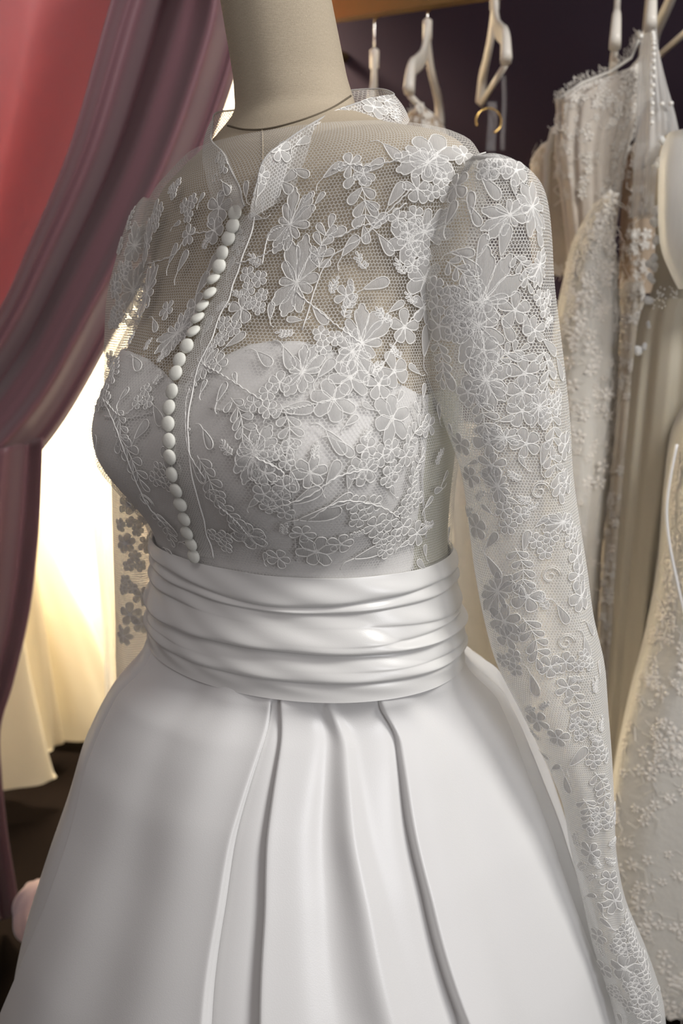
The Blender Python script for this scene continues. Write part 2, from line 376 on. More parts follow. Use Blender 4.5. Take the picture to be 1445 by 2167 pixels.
# lining with sweetheart edge: z_top as a function of theta found on the form
def theta_z(px, py, bvh=BV_shell):
    h = cast(bvh, px, py)
    if h[0] is None: return None
    x, y = h[0].x - CX, h[0].y - 1
    fo = float(np.interp(h[0].z, zf, KF)); U = float(np.interp(h[0].z, zf, KU)); V = float(np.interp(h[0].z, zf, KV))
    a = x * UX[0] + y * UX[1]; b = x * VX[0] + y * VX[1] - fo
    # invert including bumps
    th = np.linspace(-math.pi, math.pi, 1441); Q = torso(th, np.full_like(th, h[0].z))
    k = np.argmin((Q[:, 0] - h[0].x) ** 2 + (Q[:, 1] - h[0].y) ** 2)
    return th[k], h[0].z
edge = [(262, 742), (300, 757), (330, 782), (360, 815), (392, 812), (430, 785), (470, 752), (520, 730), (570, 722), (630, 722), (690, 737), (750, 760), (800, 785), (850, 812), (900, 838)]
tz = [q for q in (theta_z(*e) for e in edge) if q]; tz.sort()
eth = np.array([q[0] for q in tz]); ez = np.array([q[1] for q in tz])
def lining_top(th): return np.interp(th, np.concatenate([[-3.2], [eth[0] - .5], eth, [eth[-1] + .6, 3.3]]), np.concatenate([[1.19], [1.19], ez, [1.215, 1.19]]))
th_side = theta_z(905, 1000)[0]
def lining(name, a, b, n, off, mat):
    th = np.linspace(a, b, n); t = np.linspace(0, 1, 60); TH, T = np.meshgrid(th, t); Zt = .975 + T * (lining_top(TH) - .975)
    P = torso(TH, Zt, off); UV = np.stack([TH * .155, Zt], -1)
    rim = P[-1:] * 1.0; Pi = torso(TH[-1:], Zt[-1:] - .001, off - .0035); P = np.concatenate([P, Pi], 0); UV = np.concatenate([UV, UV[-1:]], 0)
    return build_in(gridmesh(P, UV), name, mat, dress)
lining('bodice_lining', th_side, math.pi * 1.05, 220, -.0005, M['lining'])
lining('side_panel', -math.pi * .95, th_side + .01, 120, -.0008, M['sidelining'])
# seams of the cups and princess lines on the lining
for sm in ([(604, 870), (611, 960), (618, 1050), (626, 1190)], [(902, 845), (896, 930), (898, 1040), (905, 1140)], [(440, 862), (500, 872), (560, 868), (606, 870), (680, 850), (760, 830)], [(215, 880), (260, 885), (320, 872)]):
    pts = on(BV_shell, sm, 26, -.0022)
    if len(pts) > 3: m = MB(); m.tube(pts, .0011, 5); build_in(m, 'seam', M['lining'], dress)

# sleeves ----------------------------------------------------------------------
def rows_loft(rows, Y, dep, nu, nv, amp=0, nf=5, seed=0, power=1.0, twist=0, yslope=0, squash=2.0, ampY=None):
    """rows (py, xl, xr[, Y]) in photo pixels measured at depth Y -> loft of closed sections with flutes"""
    rng = random.Random(seed); ph = [rng.uniform(0, 6.28) for _ in range(6)]
    R = cr([(r[0], r[1], r[2], (r[3] if len(r) > 3 else Y)) for r in rows], nv); P = np.zeros((nv, nu, 3)); a = np.linspace(0, 2 * math.pi, nu)
    for j, (py, xl, xr, yy) in enumerate(R):
        A, B = pt(xl, py, yy), pt(xr, py, yy); c = (A + B) / 2; hw = (B - A).length / 2; t = j / (nv - 1)
        am = amp * (t ** power)
        d = dep(t) if callable(dep) else dep
        fl = np.sin(nf * a + ph[0] + twist * t) * .5 + np.sin((nf * 2 + 1) * a + ph[1] + 1.5 * t) * .3 + np.sin((nf + 3) * a + ph[2] - t * 2) * .3
        r = 1 + am * fl
        ca, sa = np.cos(a), np.sin(a)
        ca2 = np.sign(ca) * np.abs(ca) ** (2 / squash); sa2 = np.sign(sa) * np.abs(sa) ** (2 / squash)
        P[j, :, 0] = c.x + hw * ca2 * r; P[j, :, 1] = yy + d * sa2 * (1 + (ampY if ampY is not None else am) * 1.6 * fl); P[j, :, 2] = c.z
    arc = np.concatenate([[0], np.cumsum(np.linalg.norm(np.diff(P[:, nu // 2], axis=0), axis=1))])
    UV = np.stack([np.broadcast_to(a * .055, (nv, nu)), np.broadcast_to(arc[:, None], (nv, nu))], -1)
    return P, UV
def sleeve_dep(t): return .006 + .050 * min(1, t * 7) ** .8 * (1 - .62 * max(0, (t - .25) / .75))
LS = [(330, 1026, 1030), (332, 1012, 1046), (337, 996, 1064), (348, 975, 1090), (367, 948, 1120), (396, 928, 1143), (440, 908, 1156), (510, 887, 1163), (600, 873, 1168), (700, 884, 1180), (800, 900, 1192), (900, 940, 1202), (1000, 975, 1208), (1100, 990, 1222), (1200, 1003, 1238), (1300, 1022, 1252), (1400, 1050, 1275), (1500, 1100, 1284), (1600, 1150, 1292), (1700, 1190, 1297), (1800, 1208, 1302), (1900, 1232, 1322), (2000, 1255, 1364), (2100, 1288, 1398), (2167, 1305, 1408), (2230, 1318, 1412)]
Pl, UVl = rows_loft(LS, .885, sleeve_dep, 120, 200, .05, 3, 4, .5, twist=3)
BV_sl = bvh_of(Pl)
sleeveL = build_in(gridmesh(Pl, UVl), 'sleeve', M['net_sleeve'], dress)
RS = [(425, 312, 330), (436, 296, 345), (470, 274, 352), (540, 252, 358), (620, 232, 360), (700, 226, 360), (800, 225, 360), (900, 232, 358), (1000, 240, 350), (1100, 243, 345), (1200, 246, 345), (1300, 249, 345), (1400, 250, 350), (1500, 255, 355), (1600, 262, 358)]
Pr, UVr = rows_loft(RS, 1.10, .045, 80, 130, .05, 3, 9, .5)
BV_sr = bvh_of(Pr)
sleeveR = build_in(gridmesh(Pr, UVr), 'sleeve', M['net_far'], dress)

# lace motifs -------------------------------------------------------------------
def petal_pts(L, Wd, lobes=0, n=18, base=.12, rng=random):
    out = []; n = 18 if not lobes else 8 + 7 * lobes; j = [rng.uniform(-.05, .05) for _ in range(3)]
    for i in range(n + 1):
        s = i / n; a = s * 2 * math.pi
        x = L * (.5 - .5 * math.cos(a)); w = math.sin(a) * Wd * (.30 + .70 * (x / L) ** 1.3)
        w *= 1 + j[0] + j[1] * math.sin(2 * a); x *= 1 + j[2] * math.sin(a) * .6
        if lobes and x > .3 * L:
            k = .24 * abs(math.sin((lobes + .5) * math.pi * (s - .5) * 1.25 + .5 * math.pi)) - .14; cx_ = .55 * L
            x = cx_ + (x - cx_) * (1 + k); w *= 1 + k * 1.5
        out.append((x, w))
    return out
class Motif:
    """flat lace drawing in metres: filled petals (slot 0) and raised cords (slot 1), laid onto a surface"""
    def __init__(s): s.fills = []; s.cords = []
    def petal(s, ox, oy, ang, L, Wd, lobes=0, vein=False, double=False, rng=random, fill=True, h=.0007):
        ca, sa = math.cos(ang), math.sin(ang); pts = [(ox + x * ca - y * sa, oy + x * sa + y * ca) for x, y in petal_pts(L, Wd, lobes, rng=rng)]
        if fill: s.fills.append((pts[:-1], (ox + .55 * L * ca, oy + .55 * L * sa), h))
        s.cords.append((pts, .00044))
        if double:
            q = [(ox + .22 * L * ca + (x - ox - .0 * ca) * .72, oy + .22 * L * sa + (y - oy) * .72) for x, y in pts]; s.cords.append((q, .0003))
        if vein:
            s.cords.append(([(ox + L * k * ca, oy + L * k * sa) for k in (.1, .3, .5, .72)], .0003))
    def stem(s, pts, r=.0004): s.cords.append(([tuple(p[:2]) for p in cr(pts, max(4, len(pts) * 4))], r))
def flower(R, n=5, rng=random, lobes=0):
    m = Motif(); a0 = rng.uniform(0, 6.28)
    for k in range(n):
        m.petal(0, 0, a0 + k * 2 * math.pi / n + rng.uniform(-.12, .12), R * rng.uniform(.85, 1.1), R * rng.uniform(.42, .54), lobes, vein=rng.random() < .5, rng=rng)
    m.stem([(R * .12 * math.cos(a), R * .12 * math.sin(a)) for a in (0, 1.3, 2.6, 3.9, 5.2, 6.28)]); return m
def cluster(R, rng=random):
    m = Motif()
    b0_ = rng.uniform(0, 6)
    for j in range(3):
        cx_, cy_ = R * .52 * math.cos(b0_ + j * 2.09), R * .52 * math.sin(b0_ + j * 2.09); a0 = rng.uniform(0, 6)
        for k in range(5): m.petal(cx_, cy_, a0 + k * 1.256, R * .50, R * .27, 0, rng=rng)
    return m
def lily(R, ang, rng=random):
    """a spread bloom: long ruffled petals fanning both ways from a throat, thin stamens between"""
    m = Motif()
    spec = [(.02, 1.0, .21, 4), (.46, .94, .23, 4), (-.44, .86, .22, 3), (.98, .60, .17, 2), (-.95, .55, .15, 0), (1.75, .40, .13, 0), (2.62, .66, .22, 3), (3.12, .80, .21, 4), (-2.62, .62, .20, 3), (-1.8, .42, .16, 2)]
    for a, l, w, lb in spec:
        m.petal(0, 0, ang + a + rng.uniform(-.1, .1), R * l * rng.uniform(.9, 1.08), R * w * rng.uniform(.9, 1.15), lb, vein=True, rng=rng)
    for k in range(4):
        a = ang + rng.uniform(-.5, .5); m.stem([(0, 0), (R * .4 * math.cos(a), R * .4 * math.sin(a)), (R * .75 * math.cos(a + .15), R * .75 * math.sin(a + .15))], .0003)
    return m
def leaf(R, ang, rng=random):
    m = Motif(); m.petal(-R * .5 * math.cos(ang), -R * .5 * math.sin(ang), ang, R, R * .30, 0, vein=rng.random() < .4, rng=rng)
    a = ang + math.pi; x, y = -R * .5 * math.cos(ang), -R * .5 * math.sin(ang)
    m.stem([(x, y), (x + R * .35 * math.cos(a + .2), y + R * .35 * math.sin(a + .2)), (x + R * .6 * math.cos(a + .5), y + R * .6 * math.sin(a + .5))]); return m
def spray(R, ang, rng=random):
    m = Motif(); ca, sa = math.cos(ang), math.sin(ang); f = lambda t: (R * (t - .5) * ca - R * .12 * math.sin(t * 3) * sa, R * (t - .5) * sa + R * .12 * math.sin(t * 3) * ca)
    m.stem([f(t) for t in (0, .2, .4, .6, .8, 1)])
    for k in range(4):
        t = .1 + k * .24; x, y = f(t)
        for sd in (-1, 1): m.petal(x, y, ang + sd * rng.uniform(.7, 1.1), R * rng.uniform(.28, .38), R * .12, 0, rng=rng)
    x, y = f(1); m.petal(x, y, ang, R * .32, R * .12, rng=rng); return m
def scroll(R, ang, rng=random):
    m = Motif(); p = []
    for k in range(26):
        t = k / 25; a = ang + t * 8.5; r = R * (1 - t * .85) * .6; p.append((r * math.cos(a), r * math.sin(a)))
    m.cords.append((p, .0005)); m.cords.append(([(x * 1.25, y * 1.25) for x, y in p[:16]], .0004)); return m

BVS = {'bodice': (BV_shell, bodice), 'sleeve': (BV_sl, sleeveL), 'sleeve_far': (BV_sr, sleeveR)}
def lay(motif, name, hit, bvh, parent, off=.0006, cn=5):
    P0, N0 = hit; view = (P0 - Vector((0, 0, CZ))).normalized()
    if N0.dot(view) > 0: N0 = -N0
    rt = Vector((1, 0, 0)); rt = (rt - N0 * rt.dot(N0)).normalized() if abs(N0.x) < .95 else (Vector((0, 1, 0)) - N0 * N0.y).normalized(); up = N0.cross(rt)
    if up.z < 0 : up = -up
    def proj(x, y, h):
        w = P0 + rt * x + up * y; q, nn, _, d = bvh.find_nearest(w, .08)
        if q is None: return w
        if nn.dot(N0) < 0: nn = -nn
        return q + nn * (h + off)
    mb = MB()
    for pts, c, h in motif.fills:
        ring = [proj(x, y, .0001) for x, y in pts]; inner = [proj(c[0] + (x - c[0]) * .6, c[1] + (y - c[1]) * .6, h) for x, y in pts]; cc = proj(c[0], c[1], h * .8)
        n = len(ring); vs = ring + inner + [cc]; uv = [(x, y) for x, y in pts] + [(c[0] + (x - c[0]) * .6, c[1] + (y - c[1]) * .6) for x, y in pts] + [c]
        fs = [(i, (i + 1) % n, n + (i + 1) % n, n + i) for i in range(n)] + [(n + i, n + (i + 1) % n, 2 * n) for i in range(n)]
        mb.add(vs, fs, 0, uv)
    for pts, r in motif.cords:
        mb.tube([proj(x, y, r * .8) for x, y in pts], r, cn, 1)
    # store in local space about the flower's own centre
    Lp = parent.parent.location if parent.parent else Vector((0, 0, 0))
    mb.v = [(p[0] - P0.x, p[1] - P0.y, p[2] - P0.z) for p in mb.v]
    o = mb.build(name, [M['petal'], M['cord']], parent); o.location = P0 - Lp; return o
def place(kind, px, py, Rpx, ang=0, on_=None, rng=None):
    rng = rng or random.Random(int(px * 7 + py)); R = Rpx / 2150.0; a = math.radians(ang)
    best = None
    for k in ([on_] if on_ else ('bodice', 'sleeve')):
        h = cast(BVS[k][0], px, py)
        if h[0] is not None and (best is None or h[3] < best[0]): best = (h[3], h, k)
    if best is None: return
    _, h, k = best
    mo, nm = {'F': (lambda: flower(R, 5, rng), 'lace_flower'), 'G': (lambda: flower(R, 6, rng, 2), 'lace_flower'), 'C': (lambda: cluster(R, rng), 'lace_cluster'), 'L': (lambda: lily(R, a, rng), 'lace_lily'),
          'l': (lambda: leaf(R, a, rng), 'lace_leaf'), 'S': (lambda: spray(R, a, rng), 'lace_spray'), 'R': (lambda: scroll(R, a, rng), 'lace_scroll')}[kind]
    lay(mo(), nm, (h[0], h[1]), BVS[k][0], BVS[k][1])
MOT = """
F 594 330 27 0;F 597 386 34 0;L 614 477 72 50;L 628 600 88 70;C 533 596 34 0;F 512 655 32 0;C 545 640 28 0;F 741 350 24 0;F 769 369 22 0;S 758 420 100 -80;l 638 366 40 -30;l 705 361 44 30;l 790 352 44 25
l 830 322 46 -50;l 785 441 38 -50;l 802 469 40 40;l 838 411 48 55;l 713 494 38 25;l 741 521 46 50;l 816 519 42 -55;l 796 602 48 20;l 677 668 44 -55;S 688 530 80 75;G 866 508 42 0;L 763 728 80 65;L 745 745 60 -70
G 919 330 50 0;L 905 345 62 165;C 1049 344 34 0;F 1090 362 28 0;L 897 491 66 20;C 860 470 34 0;L 1077 455 56 200;L 1124 438 58 -60;L 1019 640 95 60;L 1012 690 88 -85;G 994 646 40 0;C 933 627 38 0;G 897 590 38 0;F 897 652 30 0
F 930 690 32 0;l 997 430 40 90;l 1005 458 38 -60;l 1038 397 50 -50;l 1066 508 56 80;l 1019 521 44 70;l 980 535 42 0;l 997 563 46 -45;S 969 582 70 -45;F 1088 657 32 0;l 1074 699 46 -60;l 1113 688 40 -80;l 1085 754 36 -20;l 1118 757 34 0
l 1163 735 48 -30;l 1165 779 44 -50;C 880 545 30 0;F 965 395 28 0;C 930 400 30 0;l 955 450 44 60
C 557 850 36 0;G 704 847 40 0;l 627 866 62 5;G 828 886 44 0;C 787 968 44 0;G 767 994 34 0;C 838 972 46 0;S 876 927 70 40;L 541 955 70 240;G 541 968 42 0;C 573 1026 46 0;C 589 1070 36 0;C 767 1077 42 0;l 678 1090 80 12;l 650 1050 60 30
C 844 1096 46 0;G 669 1166 40 0;F 640 1128 24 0;G 529 1130 36 0;C 818 1147 36 0;l 710 936 54 -50;l 729 949 44 -40;l 704 1000 48 60;l 740 1010 44 80;S 600 900 80 -80;C 600 960 30 0;l 720 1060 50 20;L 640 790 60 60;l 610 760 50 -70;G 740 800 36 0
l 560 760 46 -50;F 800 815 30 0;S 500 880 80 -70;l 470 830 40 60;l 690 780 46 50;C 870 1060 34 0;S 880 1000 60 60;F 905 900 24 0;l 780 1170 60 10;F 720 1150 26 0
L 313 518 60 60;L 313 620 70 70;C 333 459 34 0;C 400 440 32 0;F 400 498 22 0;F 455 488 30 0;C 258 643 34 0;L 376 706 62 200;L 385 700 46 70;l 329 690 38 -70;l 368 537 44 50;l 388 553 48 50;L 431 775 44 60;R 403 823 24 0
C 219 843 34 0;C 305 843 30 0;S 270 968 100 -60;l 203 937 34 80;R 309 1059 30 0;l 335 880 50 -60;l 300 910 50 40;S 435 1012 90 -60;S 462 1067 80 -45;G 525 1130 40 0;l 364 1118 40 -50;l 440 930 44 -60;l 420 1000 46 -50;S 345 1110 70 -60
C 275 560 30 0;l 255 590 36 80;C 250 700 30 0;S 240 780 60 -80;l 290 770 50 -60;l 440 690 40 60;C 480 700 34 0;l 500 720 46 20;F 460 770 24 0;S 300 420 60 40;C 370 400 26 0;l 450 560 44 50;l 490 560 30 60;S 500 500 50 -80;l 430 600 50 50
C 340 1010 34 0;l 400 1150 40 20;C 470 1140 34 0;F 590 1180 26 0;S 250 900 70 -80;l 620 1020 40 -80;C 690 720 30 0
G 1028 800 48 0;L 1028 807 56 -70;F 1021 742 34 0;F 1109 790 34 0;F 1105 830 34 0;F 1104 870 30 0;L 1067 926 40 180;F 1034 933 32 0;F 1112 939 30 0;F 1041 984 28 0;L 1054 1030 44 120;C 1080 1094 36 0;l 1041 1143 42 60;l 1044 1200 52 -50
l 1112 1143 40 80;F 1115 1262 34 0;L 1054 1250 62 240;G 1067 1314 36 0;F 1073 1346 28 0;L 1190 1104 44 180;C 1209 1130 30 0;F 1219 1178 30 0;F 1222 1217 30 0;G 1228 1262 34 0;F 1193 942 28 0;l 1183 781 48 -50;F 976 939 24 0;F 996 1007 24 0
l 1248 1330 40 -30;R 1196 1359 28 0;R 1141 1039 30 0;R 1164 1217 30 0;F 1196 1401 22 0;F 1201 1454 26 0;S 1215 1500 80 -80;C 1268 1597 34 0;l 1223 1602 54 50;S 1268 1664 70 -70;C 1270 1736 34 0;F 1250 1803 28 0;G 1300 1905 30 0;C 1330 1959 34 0
C 1340 2003 34 0;G 1321 2048 40 0;C 1360 2070 34 0;C 1345 2128 40 0;G 1375 2120 30 0;C 1310 2000 30 0;F 1290 1860 24 0;L 1140 860 44 -80;S 1160 900 80 -80;S 1170 1000 80 -70;l 1150 960 44 80;S 1120 1350 90 -70;C 1080 1400 34 0;l 1130 1450 50 -70
C 1150 1150 32 0;S 1095 1200 80 -80;l 1190 1300 44 -60;C 1230 1540 30 0;F 1180 1560 24 0;l 1200 1660 44 -70;S 1240 1720 70 -75;C 1235 1400 26 0;S 1010 870 80 -70;F 990 830 26 0;l 950 800 50 -60;S 930 760 70 -80;C 1150 640 30 0;L 1140 560 40 250
S 1150 780 70 -80;C 1175 850 26 0;F 1195 1020 26 0;l 1240 1370 44 -70;S 1070 760 60 30;C 970 690 34 0;S 950 640 70 -80;l 900 720 60 80;C 1340 2090 30 0;C 1300 2100 26 0;F 1362 2030 26 0;F 1130 700 24 0;S 1100 570 60 -60;l 1000 335 50 -15;F 1035 352 26 0;F 980 330 24 0;l 330 440 40 40;G 655 1000 30 0;l 1140 500 40 -70
"""
for ln in MOT.replace('\n', ';').split(';'):
    q = ln.split()
    if len(q) == 5: place(q[0], float(q[1]), float(q[2]), float(q[3]), float(q[4]))
rg = random.Random(3)
for (x, y, r) in [(270, 1070, 24), (290, 1110, 28), (265, 1150, 26), (285, 1190, 30), (268, 1240, 28), (300, 1260, 26), (275, 1300, 30), (262, 1345, 26), (300, 1320, 24), (255, 1110, 18), (310, 1150, 22), (255, 520, 22), (245, 600, 24), (240, 680, 24), (235, 760, 22)]:
    place(rg.choice('FCG'), x, y, r, 0, 'sleeve_far', rg)

for q in [('L', 285, 520, 52, 60), ('L', 282, 615, 60, 75), ('C', 262, 570, 26, 0), ('C', 250, 660, 28, 0), ('S', 275, 470, 46, 60), ('l', 300, 570, 36, 60), ('F', 246, 615, 22, 0), ('F', 290, 680, 26, 0)]: place(*q, on_='sleeve_far')
placed = [(float(q[1]), float(q[2]), float(q[3])) for q in (l.split() for l in MOT.replace('\n', ';').split(';')) if len(q) == 5]
zones = [((235, 900), (400, 1180), 75), ((880, 1230), (380, 1300), 45), ((1120, 1300), (1300, 1900), 45), ((1225, 1400), (1800, 2160), 40), ((1000, 1130), (1000, 1500), 25)]
for (xa, xb), (ya, yb), cnt in zones:
    k = 0
    for _ in range(cnt * 14):
        if k >= cnt: break
        x, y, r = rg.uniform(xa, xb), rg.uniform(ya, yb), rg.uniform(18, 28)
        if any((x - X) ** 2 + (y - Y_) ** 2 < (.62 * (r + Rr_)) ** 2 for X, Y_, Rr_ in placed): continue
        if any((x - bx) ** 2 + (y - by) ** 2 < 30 ** 2 for bx, by in ((503, 454), (489, 508), (469, 567), (449, 628), (423, 680), (401, 735), (378, 793), (364, 865), (364, 933), (371, 1002), (387, 1063), (401, 1123), (416, 1174))): continue
        placed.append((x, y, r)); k += 1
        place(rg.choice('lllSSFl'), x, y, r * 1.25, rg.uniform(0, 180), None, rg)
# connecting vines between flowers: corded stems
VINES = [[(640, 700), (690, 560), (770, 500), (830, 440), (870, 400)], [(500, 560), (560, 540), (614, 500)], [(800, 790), (850, 700), (900, 640)], [(556, 560), (570, 500), (600, 480)], [(705, 361), (740, 350), (790, 352), (870, 330)], [(714, 505), (760, 480), (800, 470), (860, 430)],
         [(628, 620), (700, 680), (763, 728)], [(313, 560), (370, 540), (400, 500), (455, 490)], [(258, 643), (290, 640), (313, 620)], [(557, 850), (480, 800), (431, 773)], [(435, 1012), (400, 950), (395, 860), (403, 823)], [(462, 1067), (500, 1100), (525, 1130)],
         [(541, 968), (600, 1000), (573, 1026)], [(650, 1100), (720, 1060), (800, 1070), (844, 1096)], [(767, 994), (710, 1010), (650, 1050), (560, 1080)], [(219, 843), (245, 900), (270, 968), (309, 1059), (350, 1110)], [(305, 843), (260, 880), (225, 850)], [(600, 870), (640, 862), (704, 847)]]
for v in VINES:
    pts = on(BV_shell, v, 40, .0012); pts = [p + Vector((0, 0, .0006 * math.sin(i * 1.7))) for i, p in enumerate(pts)]
    if len(pts) > 4: m = MB(); m.tube(pts, .0006, 5); build_in(m, 'vine_cord', M['cord'], dress)
for v in [[(1055, 335), (960, 345), (905, 430), (885, 560), (878, 680), (900, 790), (930, 870)]]:
    pts = on(BV_sl, v, 60, .0008)
    m = MB(); m.tube(pts, .0022, 6); build_in(m, 'armhole_seam', M['petal'], dress)

# placket strip and buttons
BTN = [(503, 454), (498, 482), (489, 508), (477, 538), (469, 567), (457, 597), (449, 628), (433, 655), (423, 680), (414, 709), (401, 735), (386, 765), (378, 793), (371, 830), (364, 865), (362, 898), (364, 933), (366, 965), (371, 1002), (379, 1033), (387, 1063), (396, 1094), (401, 1123), (411, 1148), (416, 1174)]
strip = cr([(x + 17, y) for x, y in BTN], 120); A = []; B = []
for p in strip:
    a = cast(BV_shell, p[0] - 12, p[1]); b = cast(BV_shell, p[0] + 20, p[1] + 6)
    if a[0] and b[0]: A.append((a[0] + (-a[1] if a[1].y > 0 else a[1]) * .0012)); B.append((b[0] + (-b[1] if b[1].y > 0 else b[1]) * .0010))
Pk = np.array([[list(a.lerp(b, k / 5) + Vector((-.2, -1, 0)) * (.0010 * math.sin(math.pi * k / 5))) for k in range(6)] for a, b in zip(A, B)])
UVk = np.stack(np.meshgrid(np.linspace(0, .015, 6), np.linspace(0, .35, len(A))), -1)
build_in(gridmesh(Pk, UVk), 'placket', M['net_fine'], dress)
m = MB(); m.tube(B, .0007, 5); build_in(m, 'placket_edge', M['cord'], dress)
def button_mesh():
    prof = [(0, .0040), (.0026, .0039), (.0050, .0033), (.0066, .0022), (.0072, .0008), (.0067, -.0003), (.0045, -.0008), (.0015, -.0010), (.0012, -.003)]
    m = MB(); n = 22; vs = [(r * math.cos(2 * math.pi * i / n), r * math.sin(2 * math.pi * i / n), z) for r, z in prof for i in range(n)]
    m.add(vs, [(j * n + i, (j + 1) * n + i, (j + 1) * n + (i + 1) % n, j * n + (i + 1) % n) for j in range(len(prof) - 1) for i in range(n)]); return m
b0 = None; rb = random.Random(5)
for i, (x, y) in enumerate(BTN):
    h = cast(BV_shell, x, y)
    if h[0] is None: continue
    nn = h[1]; nn = -nn if nn.y > 0 else nn
    if 5 <= i <= 9: nn = (nn + Vector((-.10, 0, .75))).normalized()
    else: nn = (nn + Vector((rb.uniform(-.15, .1), -.25, rb.uniform(-.1, .15)))).normalized()
    if b0 is None: b0 = button_mesh().build('button', M['button'], dress); o = b0
    else: o = b0.copy(); COL.objects.link(o)
    o.parent = dress; o.location = h[0] + nn * .0035 - dress.location; o.rotation_euler = nn.to_track_quat('Z', 'Y').to_euler()

# stand collar --------------------------------------------------------------------
CB = [(507, 462, .895), (470, 440, .925), (438, 405, .965), (428, 350, 1.00), (440, 300, 1.04), (520, 285, 1.09), (640, 270, 1.10), (760, 265, 1.07), (850, 248, 1.02), (862, 262, .985), (800, 300, .945), (720, 345, .915), (640, 395, .895), (570, 440, .885), (530, 462, .882)]
CT = [(517, 436, .893), (505, 395, .915), (478, 335, .945), (448, 292, .985), (455, 243, 1.03), (500, 232, 1.08), (620, 215, 1.10), (720, 195, 1.09), (800, 188, 1.07), (832, 200, 1.02), (775, 212, .975), (700, 240, .93), (620, 288, .895), (560, 338, .878), (536, 415, .872)]
nb = 140; cb = cr(CB, nb); ct = cr(CT, nb); Pc = np.zeros((14, nb, 3)); UVc = np.zeros((14, nb, 2))
for i in range(nb):
    a, b = pt(*cb[i]), pt(*ct[i])
    for j in range(14):
        t = j / 13; p = a.lerp(b, t); q = Vector((p.x + .045, p.y - 1.0, 0)).normalized(); p += q * (.003 * math.sin(math.pi * t) + .0012 * math.sin(i * .5) * t)
        Pc[j, i] = p; UVc[j, i] = (i * .0032, t * .04)
BV_c = bvh_of(Pc); collar = build_in(gridmesh(Pc, UVc), 'collar', M['net_collar'], dress)
BVS['collar'] = (BV_c, collar)
m = MB(); m.tube([tuple(p) for p in Pc[-1]], .0009, 6); build_in(m, 'collar_edge', M['petal'], dress)
m = MB(); m.tube([tuple(p) for p in Pc[0][94:122]], .0012, 6); build_in(m, 'neck_binding', M['petal'], dress)
for q in [('L', 758, 268, 58, 160), ('G', 790, 228, 34, 0), ('G', 818, 215, 26, 0), ('C', 830, 240, 26, 0), ('l', 690, 262, 40, 30), ('l', 640, 300, 34, 35), ('F', 590, 318, 24, 0), ('R', 455, 380, 18, 0), ('l', 480, 400, 40, -60), ('S', 470, 340, 60, -70), ('l', 550, 400, 30, 60), ('F', 552, 372, 18, 0)]:
    place(*q, on_='collar')

# sash -----------------------------------------------------------------------------
def sash_h(al, t):
    """fold height (m) over the band; al = world angle (-pi/2 faces the camera), t 0 top .. 1 bottom.
    each fold swells downwards and tucks under at its lower crease; creases sag at the front"""
    g = np.exp(-((al + 1.72) / .75) ** 2); right = 1 / (1 + np.exp(-(al + .95) * 6)); left = 1 / (1 + np.exp((al + 2.45) * 6)); w = .010 * np.sin(al * 3.3 + 1)
    one = 1 + 0 * al
    cre = [(.15 + .09 * g + w, .0052 * one, .60), (.245 + .06 * g - w * .5, .0040 * one, .7), (.40 + .10 * right * (1 - g) + w, .0045 * np.clip(left + .8 * right, 0, 1), .5),
           (.53 + .015 * np.sin(al * 4), .0055 * right, .5), (.645 - .045 * g + w * .6, .0085 * one, .45), (.75 + .02 * right, .0035 * np.clip(right + .5 * left, 0, 1), .6), (.85 - .01 * g, .0050 * one, .7)]
    h = .0035 * np.sin(np.pi * np.clip(t * .92, 0, 1)); prev = 0 * al - .02
    for c, am, pw in cre:
        span = np.maximum(c - prev, .03); s = (t - prev) / span
        rise = np.clip(s, 0, 1) ** 1.0; rise = np.sin(rise * np.pi * .5) ** (1 / pw)
        edge = 1 / (1 + np.exp(-(c - t) / .0042))
        round_ = 1 - np.exp(-np.clip(c - t, 0, 1) / .016)
        h = h + np.where(s > 0, am * rise * edge * (.35 + .65 * round_), 0)
        m_ = np.clip((am - .0004) / .0026, 0, 1); m_ = m_ * m_ * (3 - 2 * m_); prev = prev * (1 - m_) + c * m_
    h = h + .0005 * np.sin(al * 5 + t * 14) * (1 - g * .5) * np.clip(1.15 - t, 0, 1) + .0005 * np.sin(al * 13 - t * 31)
    k = np.clip((1 - t) / .12, 0, 1); return h * (.08 + .92 * k * k * (3 - 2 * k))
nth, nz = 420, 260; th = np.linspace(-math.pi, math.pi, nth); t = np.linspace(0, 1, nz); TH, T = np.meshgrid(th, t)
AL = np.arctan2(*(torso(TH, .97 + 0 * TH, 0)[..., 1] - 1, torso(TH, .97 + 0 * TH, 0)[..., 0] - CX)); AL = np.where(AL > math.pi / 2, AL - 2 * math.pi, AL)
Zs_ = 1.024 - T * (1.024 - .908); P = torso(TH, Zs_, .0045 + sash_h(AL, T)); Pin = torso(TH[:1], Zs_[:1] - .004, .002); P = np.concatenate([Pin, P], 0)
sash = build_in(gridmesh(P), 'sash', M['satin_sash'], dress)

